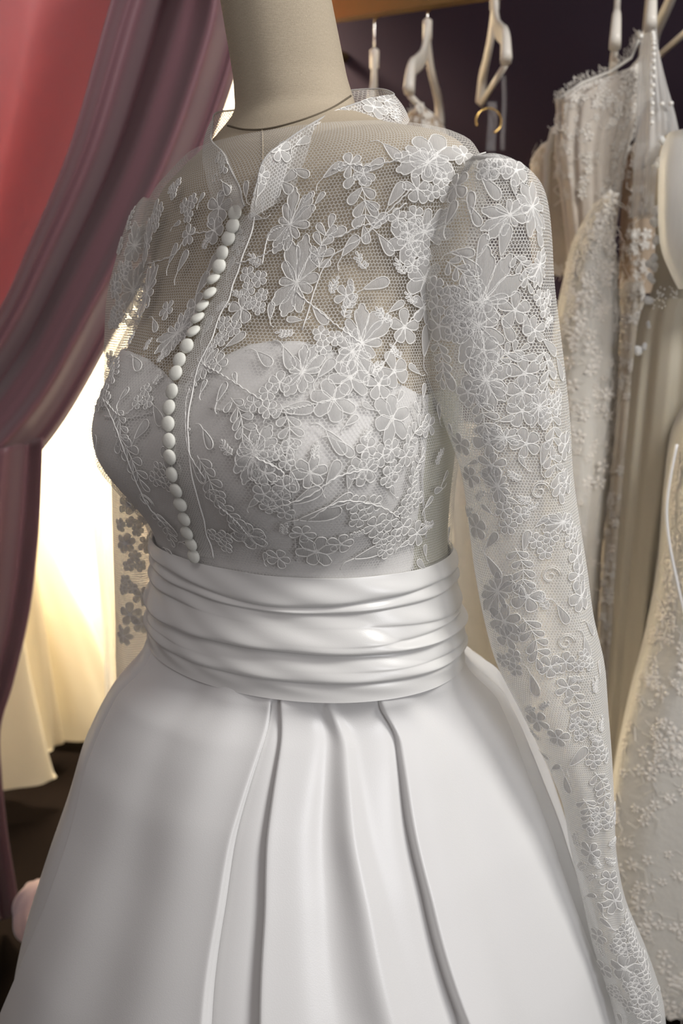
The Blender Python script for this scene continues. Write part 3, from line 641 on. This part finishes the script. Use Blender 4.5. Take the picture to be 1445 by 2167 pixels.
# skirt ------------------------------------------------------------------------------
SK = [(1372, 284, 1012), (1400, 262, 1045), (1480, 208, 1094), (1560, 166, 1132), (1660, 134, 1180), (1760, 94, 1216), (1900, 42, 1264), (2100, -22, 1322), (2167, -42, 1335), (2500, -160, 1440)]
KS = .92; sk = []
for py, l, r in SK:
    tl, tr = ray(l, py)[0] / ray(l, py)[1], ray(r, py)[0] / ray(r, py)[1]; z = CZ + ray(0, py)[2] / ray(0, py)[1] * 1.0
    sr, sl = math.sqrt(1 + KS * KS * tr * tr), math.sqrt(1 + KS * KS * tl * tl); a = (tr - tl) / (sr + sl); sk.append((z, a, tr - a * sr))
sk = [(.918, .158, CX + .001)] + [s for s in sk if s[0] < .910]
z0, a0, c0 = sk[-1]; sk.append((0.03, a0 + (z0 - .03) * .55, c0)); sk.sort()
zk = np.linspace(.03, .918, 300)
def sm(c, w=15):
    y = np.interp(zk, [s[0] for s in sk], [s[c] for s in sk]); k = np.hanning(w + 2)[1:-1]; k /= k.sum(); return np.convolve(np.pad(y, w // 2, mode='edge'), k, 'valid')
AK, CK = sm(1), sm(2)
def kz(z):
    t_ = np.clip((z - .45) / .468, 0, 1); return KS + (.81 - KS) * t_ * t_ * (3 - 2 * t_)
def skirt_base(al, z, d=0):
    a = np.interp(z, zk, AK); c = np.interp(z, zk, CK)
    # near the waist follow the torso ellipse
    w = np.clip((z - .862) / .055, 0, 1); w = w * w * (3 - 2 * w)
    th = al
    X = c + (a + d) * np.cos(th); Y = 1 + (a * kz(z) + d) * np.sin(th)
    e = 1 / np.sqrt((np.cos(th - (-PHI)) / .1815) ** 2 + (np.sin(th - (-PHI)) / .1445) ** 2) * np.interp(z, [.900, .916], [1.03, 1.0])
    X = X * (1 - w) + w * (CX + (e + d) * np.cos(th)); Y = Y * (1 - w) + w * (1 + (e + d) * np.sin(th))
    return np.stack([X, Y, z + 0 * X], -1)
al = np.linspace(-math.pi * 1.5, math.pi * .5, 300); zz = np.linspace(.05, .916, 120); ALg, Zg = np.meshgrid(al, zz); BV_sk = bvh_of(skirt_base(ALg, Zg))
def alpha_of(px, py):
    h = cast(BV_sk, px, py)
    if h[0] is None or h[0].y > 1.08: return None
    q = skirt_base(al, np.full_like(al, h[0].z)); k = np.argmin((q[:, 0] - h[0].x) ** 2 + (q[:, 1] - h[0].y) ** 2)
    return h[0].z, al[k]
def crease(poly):
    r = [alpha_of(p[0], p[1]) for p in cr(poly, 40)]; r = [q for q in r if q]; zs = np.array([q[0] for q in r]); as_ = np.array([q[1] for q in r])
    co_ = np.polyfit(zs, as_, 2); lo, hi = zs.min(), zs.max(); sl = np.polyval(np.polyder(co_), lo)
    return lambda z: np.where(z < lo, np.polyval(co_, lo) + (z - lo) * sl * .5, np.polyval(co_, np.clip(z, lo, hi)))
CRS = [  # polyline, side on top (-1 left, +1 right), depth, reach
 ([(312, 1378), (262, 1460), (205, 1600), (150, 1750), (95, 1890), (30, 2090), (5, 2160)], 1, 1.0, .051),
 ([(593, 1446), (572, 1490), (545, 1600), (510, 1730), (470, 1960), (440, 2160)], -1, .9, .030),
 ([(600, 1446), (590, 1540), (580, 1700), (562, 1900), (552, 2160)], 1, 1.0, .035),
 ([(793, 1420), (815, 1500), (850, 1650), (890, 1850), (930, 2000), (968, 2160)], 1, 1.0, .05),
 ([(965, 1374), (1010, 1425), (1085, 1580), (1150, 1740), (1210, 1900), (1285, 2140)], -1, 1.2, .051)]
for k in range(8): CRS.append((None, 1 if k % 2 else -1, .8, .05))
RID = [([(702, 1470), (712, 1560), (735, 1700), (775, 1900), (812, 2160)], .010, .018), ([(690, 1470), (688, 1560), (692, 1700), (700, 1900), (715, 2160)], -.007, .022),
       ([(1000, 1400), (1040, 1470), (1120, 1600), (1190, 1760), (1250, 1920), (1300, 2100)], .012, .014), ([(480, 1500), (440, 1650), (380, 1850), (330, 2160)], .006, .05), ([(380, 1480), (330, 1650), (250, 1850), (190, 2160)], -.004, .05),
       ([(900, 1450), (950, 1600), (1030, 1800), (1110, 2160)], -.006, .05), ([(860, 1450), (900, 1600), (960, 1800), (1040, 2160)], .004, .035)]
cf = []
for i, (poly, sd, dp, rc) in enumerate(CRS):
    if poly: cf.append((crease(poly), sd, dp, rc))
    else:
        k = i - 5; a_ = .15 + k * .33; cf.append(((lambda a_: lambda z: a_ + 0 * z)(a_), sd, dp, rc))
rf = [(crease(p), a, w) for p, a, w in RID]; rf[2] = ((lambda f: lambda z: f(z) + .10)(cf[4][0]), .009, .014)
nal, nzz = 1500, 200
z = .930 - (.930 - .03) * np.linspace(0, 1, nzz) ** 1.15; zref = .75
anch = sorted([c[0] for c in cf if -3.3 < c[0](zref) < -.02] + [r[0] for r in rf[:3]], key=lambda f: float(f(zref)))
refs = np.array([-math.pi * 1.5] + [float(f(zref)) for f in anch] + [math.pi * .5])
s0 = np.unique(np.concatenate([np.linspace(-math.pi * 1.5, math.pi * .5, 700)] + [r_ + np.concatenate([np.linspace(-.05, .05, 60), [-.0012, -.0006, 0, .0006, .0012, .002, .003]]) for r_ in refs[1:-1]])); nal = len(s0)                # columns follow the pleat lines, so each edge is one clean line
ALg = np.array([np.interp(s0, refs, np.maximum.accumulate([refs[0]] + [float(f(np.array(zz_))) + 1e-4 * i for i, f in enumerate(anch)] + [refs[-1]])) for zz_ in z]); Zg = np.broadcast_to(z[:, None], ALg.shape).copy()
a_z = np.interp(Zg, zk, AK); dep = np.interp(Zg, [.03, .5, .8, .90, .912, .92], [.022, .017, .010, .0045, .0025, 0]); Dd = 0 * Zg
grow = np.interp(Zg, [.03, .6, .86, .918], [1.6, 1.1, .5, .35])
for fn, sd, dp, rc in cf:
    dist = (ALg - fn(Zg)) * a_z * sd          # positive on the covering side
    dd = np.abs(dist)
    over = dep * dp * np.exp(-dd / (rc * grow)) * (1 - np.exp(-(dd + .0003) / .0012) * .6) * (.28 if rc == .051 else 1)
    under = -dep * dp * (1.3 if rc == .051 else .7) * np.exp(-dd / (rc * (.42 if rc == .051 else .28) * grow))
    Dd += np.where(dist >= 0, over, under)
for fn, am, w in rf:
    dist = (ALg - fn(Zg)) * a_z; Dd += am * np.interp(Zg, [.4, .8, .9, .918], [1.5, 1, .45, 0]) * np.exp(-(dist / (w * grow)) ** 2)
Dd += .0015 * np.sin(ALg * 5 + Zg * 6) + .0006 * np.sin(ALg * 13 - Zg * 17)
Dd = np.maximum(Dd, np.interp(Zg, [.70, .86, .905, .93], [-.05, -.012, -.0012, -.0005]))
P = skirt_base(ALg, Zg, Dd - .001)
skirt = build_in(gridmesh(P), 'skirt', M['satin'], dress)

# ---------------------------------------------------------------- curtains
def drape(name, Lp, Rp, Y, fold, ns, nt_, mat, parent=None, Yfn=None):
    Lc, Rc = cr(Lp, nt_), cr(Rp, nt_); P = np.zeros((nt_, ns, 3))
    for j in range(nt_):
        t = j / (nt_ - 1)
        for i in range(ns):
            s = i / (ns - 1); q = Lc[j] * (1 - s) + Rc[j] * s; P[j, i] = pt(q[0], q[1], Y + fold(s, t) + (Yfn(t) if Yfn else 0))
    mb = gridmesh(P)
    o = mb.build(name, mat, parent)
    sd = o.modifiers.new('thickness', 'SOLIDIFY'); sd.thickness = .003
    return o
sharp = lambda x: 1 - abs(math.sin(x)) ** .8
def fold_m(s, t):
    g = (1 - .35 * t)
    return (-.055 * math.sin(s * 9.5 + 1.0 + .4 * t) - .020 * math.sin(s * 23 + 2 + t) - .006 * math.sin(s * 41 * (1 + .1 * t)) * t - .009 * t * math.sin(s * 60) * max(0, s - .6)) * g
curt = thing('curtain', 'mauve satin curtain swept aside and tied back at the left edge', 'curtain', (-.7, 1.7, 0))
def into(o, root): o.parent = root; o.location = -root.location; return o
UL = [(330, -260), (285, -120), (236, 0), (150, 300), (60, 520), (-5, 660), (-110, 830), (-260, 960)]
UR = [(530, -260), (515, -60), (497, 110), (400, 375), (237, 688), (96, 930), (-70, 1080), (-240, 1170)]
into(drape('curtain_panel', UL, UR, 1.72, fold_m, 260, 120, M['mauve']), curt)
into(drape('curtain_edge_roll', [(470, -260), (462, -60), (440, 110), (335, 400), (205, 670), (60, 880), (-80, 1010), (-240, 1110)], [(540, -260), (522, -60), (505, 120), (412, 375), (250, 685), (108, 926), (-60, 1090), (-240, 1190)], 1.78, lambda s, t: -.02 * math.sin(s * 9 + 1), 60, 90, M['mauve']), curt)
TLl = [(-260, 1060), (-230, 1250), (-200, 1450), (-190, 1600), (-180, 1750), (-170, 1960)]
TLr = [(92, 925), (84, 1110), (64, 1290), (30, 1440), (2, 1540), (4, 1640), (16, 1760), (30, 1850), (44, 1935)]
into(drape('curtain_tail', [(-200, 1000), (-230, 1150), (-230, 1300), (-200, 1450), (-190, 1600), (-180, 1750), (-170, 1850), (-160, 1990)], TLr, 1.70, lambda s, t: -.045 * math.sin(s * 10 + 1.6 + t) - .012 * math.sin(s * 27 + 2 * t), 130, 90, M['mauve']), curt)
m = MB(); tie = [pt(x, y, Y) for x, y, Y in [(-250, 1010, 1.62), (-160, 1100, 1.55), (-80, 1130, 1.56), (-60, 1010, 1.66), (-140, 900, 1.80), (-240, 950, 1.85)]]
m.tube([tuple(p) for p in cr([tuple(t_) for t_ in tie], 30)], .018, 10); into(m.build('tieback', M['mauve']), curt)
coral = thing('curtain', 'coral pink satin curtain hanging behind the mauve one at the upper left', 'curtain', (-.9, 1.85, 0))
def fold_c(s, t): return -.07 * math.sin(s * 6.0 + .35) - .02 * math.sin(s * 15 + 1)
into(drape('curtain_panel', [(-300, -260), (-310, 0), (-320, 300), (-330, 520), (-330, 700), (-330, 900)], [(345, -260), (268, 0), (175, 300), (85, 520), (10, 700), (-120, 900)], 1.84, fold_c, 160, 60, M['coral']), coral)

# ---------------------------------------------------------------- gowns
def folds_mesh(rows, Y, dep, mat, name, root, nu=120, nv=60, amp=.12, nf=7, seed=1, power=1.0, squash=2.0, twist=0):
    P, UV = rows_loft(rows, Y, dep, nu, nv, amp, nf, seed, power, twist, squash=squash)
    o = gridmesh(P, UV).build(name, mat); into(o, root); return o, P
def gown(label, Y, group=None, name='gown', cat='dress', x=0.0):
    return thing(name, label, cat, (x, Y, 0), group)
def appliques(P, n, size, root, mat, seed=0, name='lace_applique', region=None):
    """small stitched flower sprigs scattered over a gown far behind: one piece of stuff"""
    rng = random.Random(seed); bv = bvh_of(P); mb = MB(); nv, nu = P.shape[:2]
    for _ in range(n):
        j = rng.randrange(int(nv * (region[0] if region else 0)), max(1, int(nv * (region[1] if region else 1)) - 1)); i = rng.randrange(nu // 2, nu)
        p = Vector(P[j, i]); q, nn, _, _ = bv.find_nearest(p)
        if nn.y > 0: nn = -nn
        rt = nn.cross(Vector((0, 0, 1))); rt = rt.normalized() if rt.length > .1 else Vector((1, 0, 0)); up = rt.cross(nn)
        a0 = rng.uniform(0, 6); R = size * rng.uniform(.6, 1.3)
        for k in range(5):
            a = a0 + k * 1.256; c, s_ = math.cos(a), math.sin(a); d = rt * c + up * s_; e = rt * -s_ + up * c; pp = p + nn * .0006
            mb.add([pp, pp + d * R * .6 + e * R * .3 + nn * .0004, pp + d * R, pp + d * R * .6 - e * R * .3 + nn * .0004, pp + d * R * .55 + nn * .0014], [(0, 1, 4), (1, 2, 4), (2, 3, 4), (3, 0, 4)])
        a = a0 + .5; mb.tube([pp, pp + (rt * math.cos(a) + up * math.sin(a)) * R * 1.6, pp + (rt * math.cos(a + .6) + up * math.sin(a + .6)) * R * 2.4], .0005, 4)
    o = mb.build(name, mat, None, False); o['kind'] = 'stuff'; into(o, root); return o

# left alcove, ivory satin
g = gown('ivory satin gown with a pointed hem, nearest the tied-back mauve curtain', 2.2, 'ivory gowns in the lit alcove', x=-.75)
folds_mesh([(700, -260, -90), (1000, -280, -30), (1250, -290, 30), (1420, -300, 58), (1560, -300, 86), (1632, -300, 100), (1650, -300, 104)], 2.22, .07, M['ivory'], 'skirt', g, 130, 60, .10, 4, 3, 1.2)
g = gown('ivory satin gown hanging in the lit alcove, second from the curtain', 2.45, 'ivory gowns in the lit alcove', x=-.6)
folds_mesh([(900, 30, 60), (1150, 10, 70), (1300, -20, 90), (1450, -60, 112), (1560, -90, 130), (1575, -92, 131)], 2.42, .06, M['ivory'], 'skirt', g, 130, 60, .13, 4, 6, 1.0)
g = gown('widest ivory satin gown in the lit alcove, its skirt creased above the hem', 2.6, 'ivory gowns in the lit alcove', x=-.5)
folds_mesh([(800, -20, 40), (1000, -10, 60), (1090, -20, 86), (1200, -10, 133), (1310, 5, 188), (1400, 30, 225), (1500, 50, 262), (1548, 60, 275)], 2.60, .06, M['ivory'], 'skirt', g, 160, 70, .10, 5, 11, .8)
g = gown('ivory satin gown at the alcove wall, mostly hidden behind the sheer tulle gown', 2.8, 'ivory gowns in the lit alcove', x=-.4)
folds_mesh([(1000, 240, 330), (1180, 214, 345), (1310, 182, 350), (1450, 165, 355), (1540, 150, 360)], 2.8, .07, M['ivory'], 'skirt', g, 120, 50, .06, 4, 17, .8)
g = gown('sheer white tulle gown beside the lace sleeve in the lit alcove', 2.3, x=-.5)
folds_mesh([(930, 215, 262), (1000, 198, 285), (1080, 194, 290), (1200, 206, 300), (1300, 218, 310), (1400, 222, 320), (1460, 224, 330), (1600, 230, 340), (1720, 230, 345)], 2.15, .06, M['tulle'], 'skirt', g, 100, 60, .10, 6, 5, .5)
g = gown('pale cream gown seen beside the dress-form neck', 2.7, x=-.3)
folds_mesh([(150, 455, 540), (250, 430, 560), (330, 400, 560), (420, 380, 560), (700, 330, 560), (1050, 300, 560), (1600, 300, 600)], 2.72, .05, M['ivory_lace'], 'bodice', g, 60, 40, .08, 5, 2)
g = gown('grey translucent garment bag hanging low over the dark floor', 2.35, name='garment_bag', cat='bag', x=-.6)
folds_mesh([(1250, 40, 130), (1400, 20, 180), (1520, 12, 240), (1600, 8, 240)], 2.85, .03, M['bag'], 'bag_body', g, 60, 30, .06, 3, 4)
m = MB(); c_ = pt(86, 1935, 1.50); rp = random.Random(2)
pouf = tag(MB().build('tulle_pouf', M['pink']) if False else None, '', '') if False else None
P = np.zeros((24, 48, 3))
for j in range(24):
    p_ = math.pi * j / 23
    for i in range(48):
        a_ = 2 * math.pi * i / 47; r_ = .055 * (1 + .06 * math.sin(7 * a_ + j * .5) + .04 * math.sin(13 * a_))
        P[j, i] = (math.sin(p_) * math.cos(a_) * r_ * .85, math.sin(p_) * math.sin(a_) * r_ * .85, math.cos(p_) * .062)
o = gridmesh(P).build('tulle_pouf', M['pink']); o.location = (c_.x, c_.y, c_.z); tag(o, 'pale pink rounded tulle bundle low at the left behind the satin skirt', 'fabric')

# hangers ------------------------------------------------------------------------------
def hanger(s, px_near, label, z_top=-.055, half=.19, drop=.115, hk=True, bar=True, wood=.011):
    c = onrail(s, 0, 0); ztop = c.z + z_top
    # yaw so that the near tip points to the photo column px_near
    tgt = pt(px_near, 180, c.y - half * .9); d = Vector((tgt.x - c.x, tgt.y - c.y, 0)).normalized()
    h = thing('clothes_hanger', label, 'hanger', (c.x, c.y, ztop), 'white hangers on the gold rail'); L = h.location
    prof = [(0, 0), (.010, -.012), (.030, -.040), (.080, -.065), (.14, -.082), (.165, -.092), (half - .004, -drop), (half, -drop - .02)]
    for sg in (1, -1):
        m = MB(); pts = cr([tuple(d * (sg * x) + Vector((0, 0, zz_ * (1 if sg > 0 else 1)))) for x, zz_ in [(.0, .0), (.012, -.03), (.05, -.062), (.11, -.085), (.165, -.105), (half, -.145)]], 20)
        side = d.cross(Vector((0, 0, 1))); vs = []
        for i, p in enumerate(pts):
            t_ = i / 19; hh = .013 + .003 * math.sin(t_ * 3.1); ww = .0055 + .004 * max(0, t_ - .6) / .4
            tg = Vector(pts[min(i + 1, 19)] - pts[max(i - 1, 0)]).normalized(); nrm = side.cross(tg).normalized()
            for k in range(8):
                a = 2 * math.pi * (k + .5) / 8; ca_, sa_ = math.cos(a), math.sin(a)
                vs.append(Vector(p) + side * (ww * math.copysign(abs(ca_) ** .6, ca_)) + nrm * (hh * math.copysign(abs(sa_) ** .6, sa_)))
        m.add(vs, [(i * 8 + k, i * 8 + (k + 1) % 8, (i + 1) * 8 + (k + 1) % 8, (i + 1) * 8 + k) for i in range(19) for k in range(8)] + [tuple(range(8)), tuple(19 * 8 + k for k in range(8))])
        m.build('arm', M['hanger'], h)
    if bar:
        m = MB(); m.tube([d * (half - .012) + Vector((0, 0, -.150)), -d * (half - .012) + Vector((0, 0, -.150))], .0055, 8); m.build('trouser_bar', M['hanger'], h)
    m = MB(); m.tube([(0, 0, -.02), (0, 0, .012), (0, 0, .016)], [.009, .009, .004], 10); m.build('ferrule', M['hanger'], h)
    R = .024; zc = -z_top + .038 + .004 - R
    m = MB(); pts = [(0, 0, .01), (0, 0, zc * .5), (.001, 0, zc - R)] ; rd = RN
    hook = [Vector((0, 0, .01)), Vector((0, 0, max(.012, zc - R - .004)))] + [rd * (R * math.sin(a)) + Vector((0, 0, zc - R * math.cos(a))) for a in [math.radians(q) for q in range(20, 240, 16)]]
    m.tube([tuple(p) for p in cr([tuple(q) for q in hook], 40)], .0016, 8); m.build('hook', M['chrome'], h)
    return h, c, d
def s_at(px, py=20):
    t_ = ray(px, py)[0] / ray(px, py)[1]; return (2.10 * t_) / (.871 + .491 * t_)
H = {}
for key, px, near, zt, lb in [('a', 793, 786, -.075, 'white hanger hooked on the rail closest to the dress-form neck'), ('b', 905, 868, -.035, 'empty white hanger turned sideways, second from the dress-form neck, over a beige lace top'), ('c', 1046, 1066, .0, 'bare white hanger directly above the thin gold hoop'),
                              ('d', 1305, 1296, .0, 'white hanger whose tip stands over the frayed lace shoulder'), ('e', 1372, 1368, .02, 'white hanger tip beside the string of pearls'), ('f', 1440, 1490, .045, 'white hanger cut by the right photo edge, its bar slanting')]:
    H[key] = hanger(s_at(px), near, lb, zt)

# clear plastic straps and gold hoop on hanger c
h, c, d = H['c']
strap = thing('clear_strap', 'pair of clear plastic straps dangling from the hanger above the gold hoop', 'strap', (pt(1065, 160, c.y - .15)))
for x0, x1, y0, y1 in [(1060, 1066, 160, 318), (1030, 1046, 215, 320)]:
    Yc = c.y - .15; m = MB(); vs = []
    for j in range(12):
        t_ = j / 11; y_ = y0 + (y1 - y0) * t_; w_ = 2 * math.sin(t_ * 5)
        vs += [pt(x0 + w_, y_, Yc) - strap.location, pt(x1 + 4 + w_, y_, Yc + .006) - strap.location]
    m.add(vs, [(2 * j, 2 * j + 1, 2 * j + 3, 2 * j + 2) for j in range(11)]); o = m.build('strap_band', M['plastic'], strap); o.modifiers.new('th', 'SOLIDIFY').thickness = .001
Yh = 1.78; ctr = pt(1034, 256, Yh); m = MB(); rr = .0215
m.tube([ctr - ctr + Vector((rr * math.cos(math.radians(q)), .35 * rr * math.sin(math.radians(q)), rr * math.sin(math.radians(q)))) for q in range(-62, 206, 8)], .0015, 8)
m.ball((rr * math.cos(math.radians(-60)), -.006, rr * math.sin(math.radians(-60))), .0024)
o = m.build('gold_hoop', M['gold_hoop']); o.location = ctr; tag(o, 'thin open gold hoop hanging against the aubergine wall below the third hanger', 'ring')
# beige lace top on hanger b
g = gown('beige sequinned lace top peeking over the lace shoulder, on the second hanger', 1.95, x=.12, cat='top', name='lace_top')
o, P = folds_mesh([(236, 872, 895), (245, 862, 915), (262, 852, 932), (290, 845, 945), (340, 830, 960), (480, 830, 960), (640, 835, 955)], 1.92, .05, M['nude_lace'], 'bodice', g, 80, 40, .04, 5, 8)
appliques(P, 60, .008, g, M['applique'], 4)

# right-hand rack of gowns (listed left to right)
g = gown('dark beige laced-up bodice half hidden behind the frayed lace gown', 1.85, x=.4)
o, P = folds_mesh([(300, 1158, 1200), (318, 1136, 1215), (360, 1122, 1225), (450, 1118, 1230), (560, 1130, 1225), (582, 1150, 1215)], 1.86, .05, M['beige'], 'bodice', g, 80, 50, .03, 5, 3)
appliques(P, 80, .010, g, M['applique'], 9)
m = MB(); m.tube([pt(1172, 272, 1.78), pt(1158, 330, 1.77), pt(1154, 450, 1.77), pt(1150, 560, 1.78)], .006, 8); into(m.build('strap', M['white_lace']), g)
m = MB(); m.tube([tuple(p) for p in cr([tuple(pt(1178 + (10 if k % 2 else -6), 300 + k * 17, 1.76)) for k in range(9)], 50)], .0014, 6); into(m.build('lacing', M['applique']), g)

g = gown('frayed ivory lace gown with pleated tulle bodice, under the fourth hanger', 1.75, x=.45)
o, P = folds_mesh([(118, 1358, 1372), (150, 1325, 1382), (172, 1262, 1385), (205, 1185, 1372), (240, 1178, 1352), (330, 1176, 1322), (430, 1190, 1308), (520, 1200, 1296), (590, 1206, 1290)], 1.70, .045, M['ivory_lace'], 'bodice', g, 150, 80, .07, 10, 7, .6)
appliques(P, 260, .008, g, M['applique'], 12, region=(0, .75))
rng = random.Random(1); m = MB()
for k in range(90):
    t_ = k / 89; q = cr([(1180, 208), (1225, 172), (1290, 148), (1330, 118), (1350, 78), (1362, 84)], 90)[k]; p = pt(q[0], q[1] + 2, 1.68)
    m.tube([p, p + Vector((rng.uniform(-.006, .004), rng.uniform(-.004, .004), rng.uniform(.002, .010))), p + Vector((rng.uniform(-.010, .004), 0, rng.uniform(.004, .014)))], .0005, 4)
o = m.build('frayed_edge', M['applique']); into(o, g); o['kind'] = 'stuff'
m = MB(); m.tube([pt(1180, 212, 1.68), pt(1230, 176, 1.68), pt(1292, 152, 1.68), pt(1335, 122, 1.68), pt(1352, 84, 1.68)], .0025, 6); into(m.build('neckline_binding', M['white_lace']), g)

g = gown('narrow white lace gown opening out right behind the long lace sleeve', 1.62, x=.5)
o, P = folds_mesh([(425, 1268, 1282), (470, 1236, 1290), (520, 1212, 1298), (600, 1194, 1304), (700, 1176, 1308), (850, 1165, 1302), (1000, 1158, 1290), (1200, 1150, 1270), (1400, 1135, 1262), (1650, 1120, 1268), (1900, 1100, 1300)], 1.58, .05, M['white_lace'], 'skirt', g, 160, 100, .07, 5, 15, .4)
appliques(P, 420, .011, g, M['applique'], 14)

g = gown('nude lace gown with a grey-white sheer overlay, between the two white gowns', 1.74, x=.6)
o, P = folds_mesh([(240, 1370, 1400), (300, 1345, 1405), (330, 1326, 1408), (400, 1318, 1402), (500, 1314, 1392), (620, 1312, 1385)], 1.78, .04, M['nude_lace'], 'bodice', g, 100, 50, .04, 6, 5)
appliques(P, 120, .009, g, M['applique'], 21)
o, P = folds_mesh([(598, 1318, 1352), (640, 1304, 1362), (760, 1290, 1362), (900, 1278, 1350), (1100, 1262, 1330), (1300, 1250, 1322), (1500, 1246, 1310), (1800, 1240, 1310)], 1.72, .04, M['beige'], 'skirt', g, 120, 80, .09, 6, 25, .4)
appliques(P, 200, .010, g, M['applique'], 22)
m = MB(); m.tube([pt(1392, 335, 1.64), pt(1370, 345, 1.64), pt(1358, 352, 1.64)], .005, 8); into(m.build('waist_stay', M['white_lace']), g)

g = gown('sheer tulle cape edged with a row of pearls, on the fifth hanger', 1.66, name='tulle_cape', cat='cape', x=.55)
o, P = folds_mesh([(72, 1364, 1380), (120, 1358, 1388), (180, 1352, 1404), (260, 1348, 1428), (340, 1342, 1442), (400, 1340, 1440), (460, 1335, 1420)], 1.60, .035, M['tulle'], 'cape_body', g, 120, 60, .10, 8, 31, .6)
pm = None
for k in range(15):
    x, y = cr([(1381, 70), (1383, 88), (1383, 130), (1381, 190), (1379, 260)], 15)[k]
    if pm is None:
        mb = MB(); mb.ball((0, 0, 0), .0036, 0, 10, 6); pm = mb.build('pearl', M['pearl']); o = pm
    else: o = pm.copy(); COL.objects.link(o)
    o.parent = g; o.location = pt(x, y, 1.555) - g.location
for x, y in ((1356, 77), (1401, 220), (1420, 219)):
    o = pm.copy(); COL.objects.link(o); o.parent = g; o.location = pt(x, y, 1.555) - g.location

g = gown('pale ivory gown with a big white tulle bow at the right photo edge', 1.5, x=.6)
o, P = folds_mesh([(284, 1412, 1500), (330, 1400, 1510), (420, 1392, 1510), (520, 1392, 1510), (600, 1388, 1500), (640, 1372, 1500)], 1.52, .06, M['ivory_chiffon'], 'bodice', g, 100, 50, .03, 4, 33)
o, P = folds_mesh([(630, 1375, 1480), (680, 1356, 1490), (800, 1340, 1500), (1000, 1322, 1480), (1200, 1306, 1440), (1400, 1292, 1420), (1700, 1262, 1420), (1950, 1240, 1430)], 1.50, .06, M['ivory_chiffon'], 'skirt', g, 200, 90, .10, 7, 35, .35)
o, P2 = folds_mesh([(280, 1416, 1560), (330, 1400, 1580), (430, 1396, 1590), (520, 1402, 1580), (580, 1424, 1560), (612, 1440, 1540)], 1.42, .05, M['tulle_dense'], 'bow', g, 120, 50, .06, 5, 37)
rng = random.Random(8); m = MB()
for (x, y) in [(1396, 432), (1390, 448), (1386, 470), (1388, 508), (1380, 545), (1376, 556), (1384, 568), (1378, 590), (1370, 640), (1366, 735), (1350, 742), (1376, 690), (1392, 344), (1402, 300)]:
    for q in range(3): m.ball(pt(x + rng.uniform(-4, 5), y + rng.uniform(-6, 6), 1.475), rng.uniform(.004, .0065), 0, 7, 5, None, (1, .7, 1))
o = m.build('flower_trim', M['tulle_dense']); into(o, g); o['kind'] = 'stuff'
m = MB()
for k in range(60):
    x = 1376 + rng.uniform(0, 66); p = pt(x, 628 + rng.uniform(-22, 26), 1.452); m.ball(p, .0014, 0, 5, 3)
o = m.build('sequin', M['pearl']); into(o, g); o['kind'] = 'stuff'

g = gown('full white lace ball skirt in the lower right corner of the rack', 1.45, x=.65)
o, P = folds_mesh([(800, 1500, 1540), (860, 1462, 1550), (930, 1430, 1560), (1050, 1412, 1580), (1200, 1398, 1600), (1350, 1370, 1620), (1500, 1330, 1640), (1700, 1290, 1660), (1900, 1275, 1690), (2040, 1280, 1720), (2085, 1300, 1730)], 1.40, .09, M['white_lace'], 'skirt', g, 220, 110, .035, 5, 41, .5)
appliques(P, 700, .012, g, M['applique'], 44)
m = MB(); m.tube([tuple(q) for q in cr([tuple(pt(x, y, 1.275)) for x, y in [(1432, 940), (1418, 1010), (1410, 1080), (1416, 1150), (1432, 1230), (1448, 1300)]], 30)], .0022, 6); into(m.build('hem_cord', M['satin']), g)

g = gown('white and tan gown seen in the gap between bodice and lace sleeve', 1.55, x=.2)
o, P = folds_mesh([(900, 930, 1010), (1000, 925, 1020), (1100, 925, 1040), (1250, 930, 1070), (1400, 930, 1120), (1600, 930, 1180), (1900, 940, 1250)], 1.86, .05, M['white_lace'], 'skirt', g, 120, 70, .08, 6, 51, .4)
appliques(P, 150, .010, g, M['applique'], 54)
m = MB(); m.box(pt(1470, 2110, 1.75) , .32, .22, .16);  # black box added to stand in for the dark corner below the hem
o = m.build('corner_box', M['black'], None, False); tag(o, 'black box added for the dark corner under the full white lace skirt', 'box'); bv = o.modifiers.new('bevel', 'BEVEL'); bv.width = .01
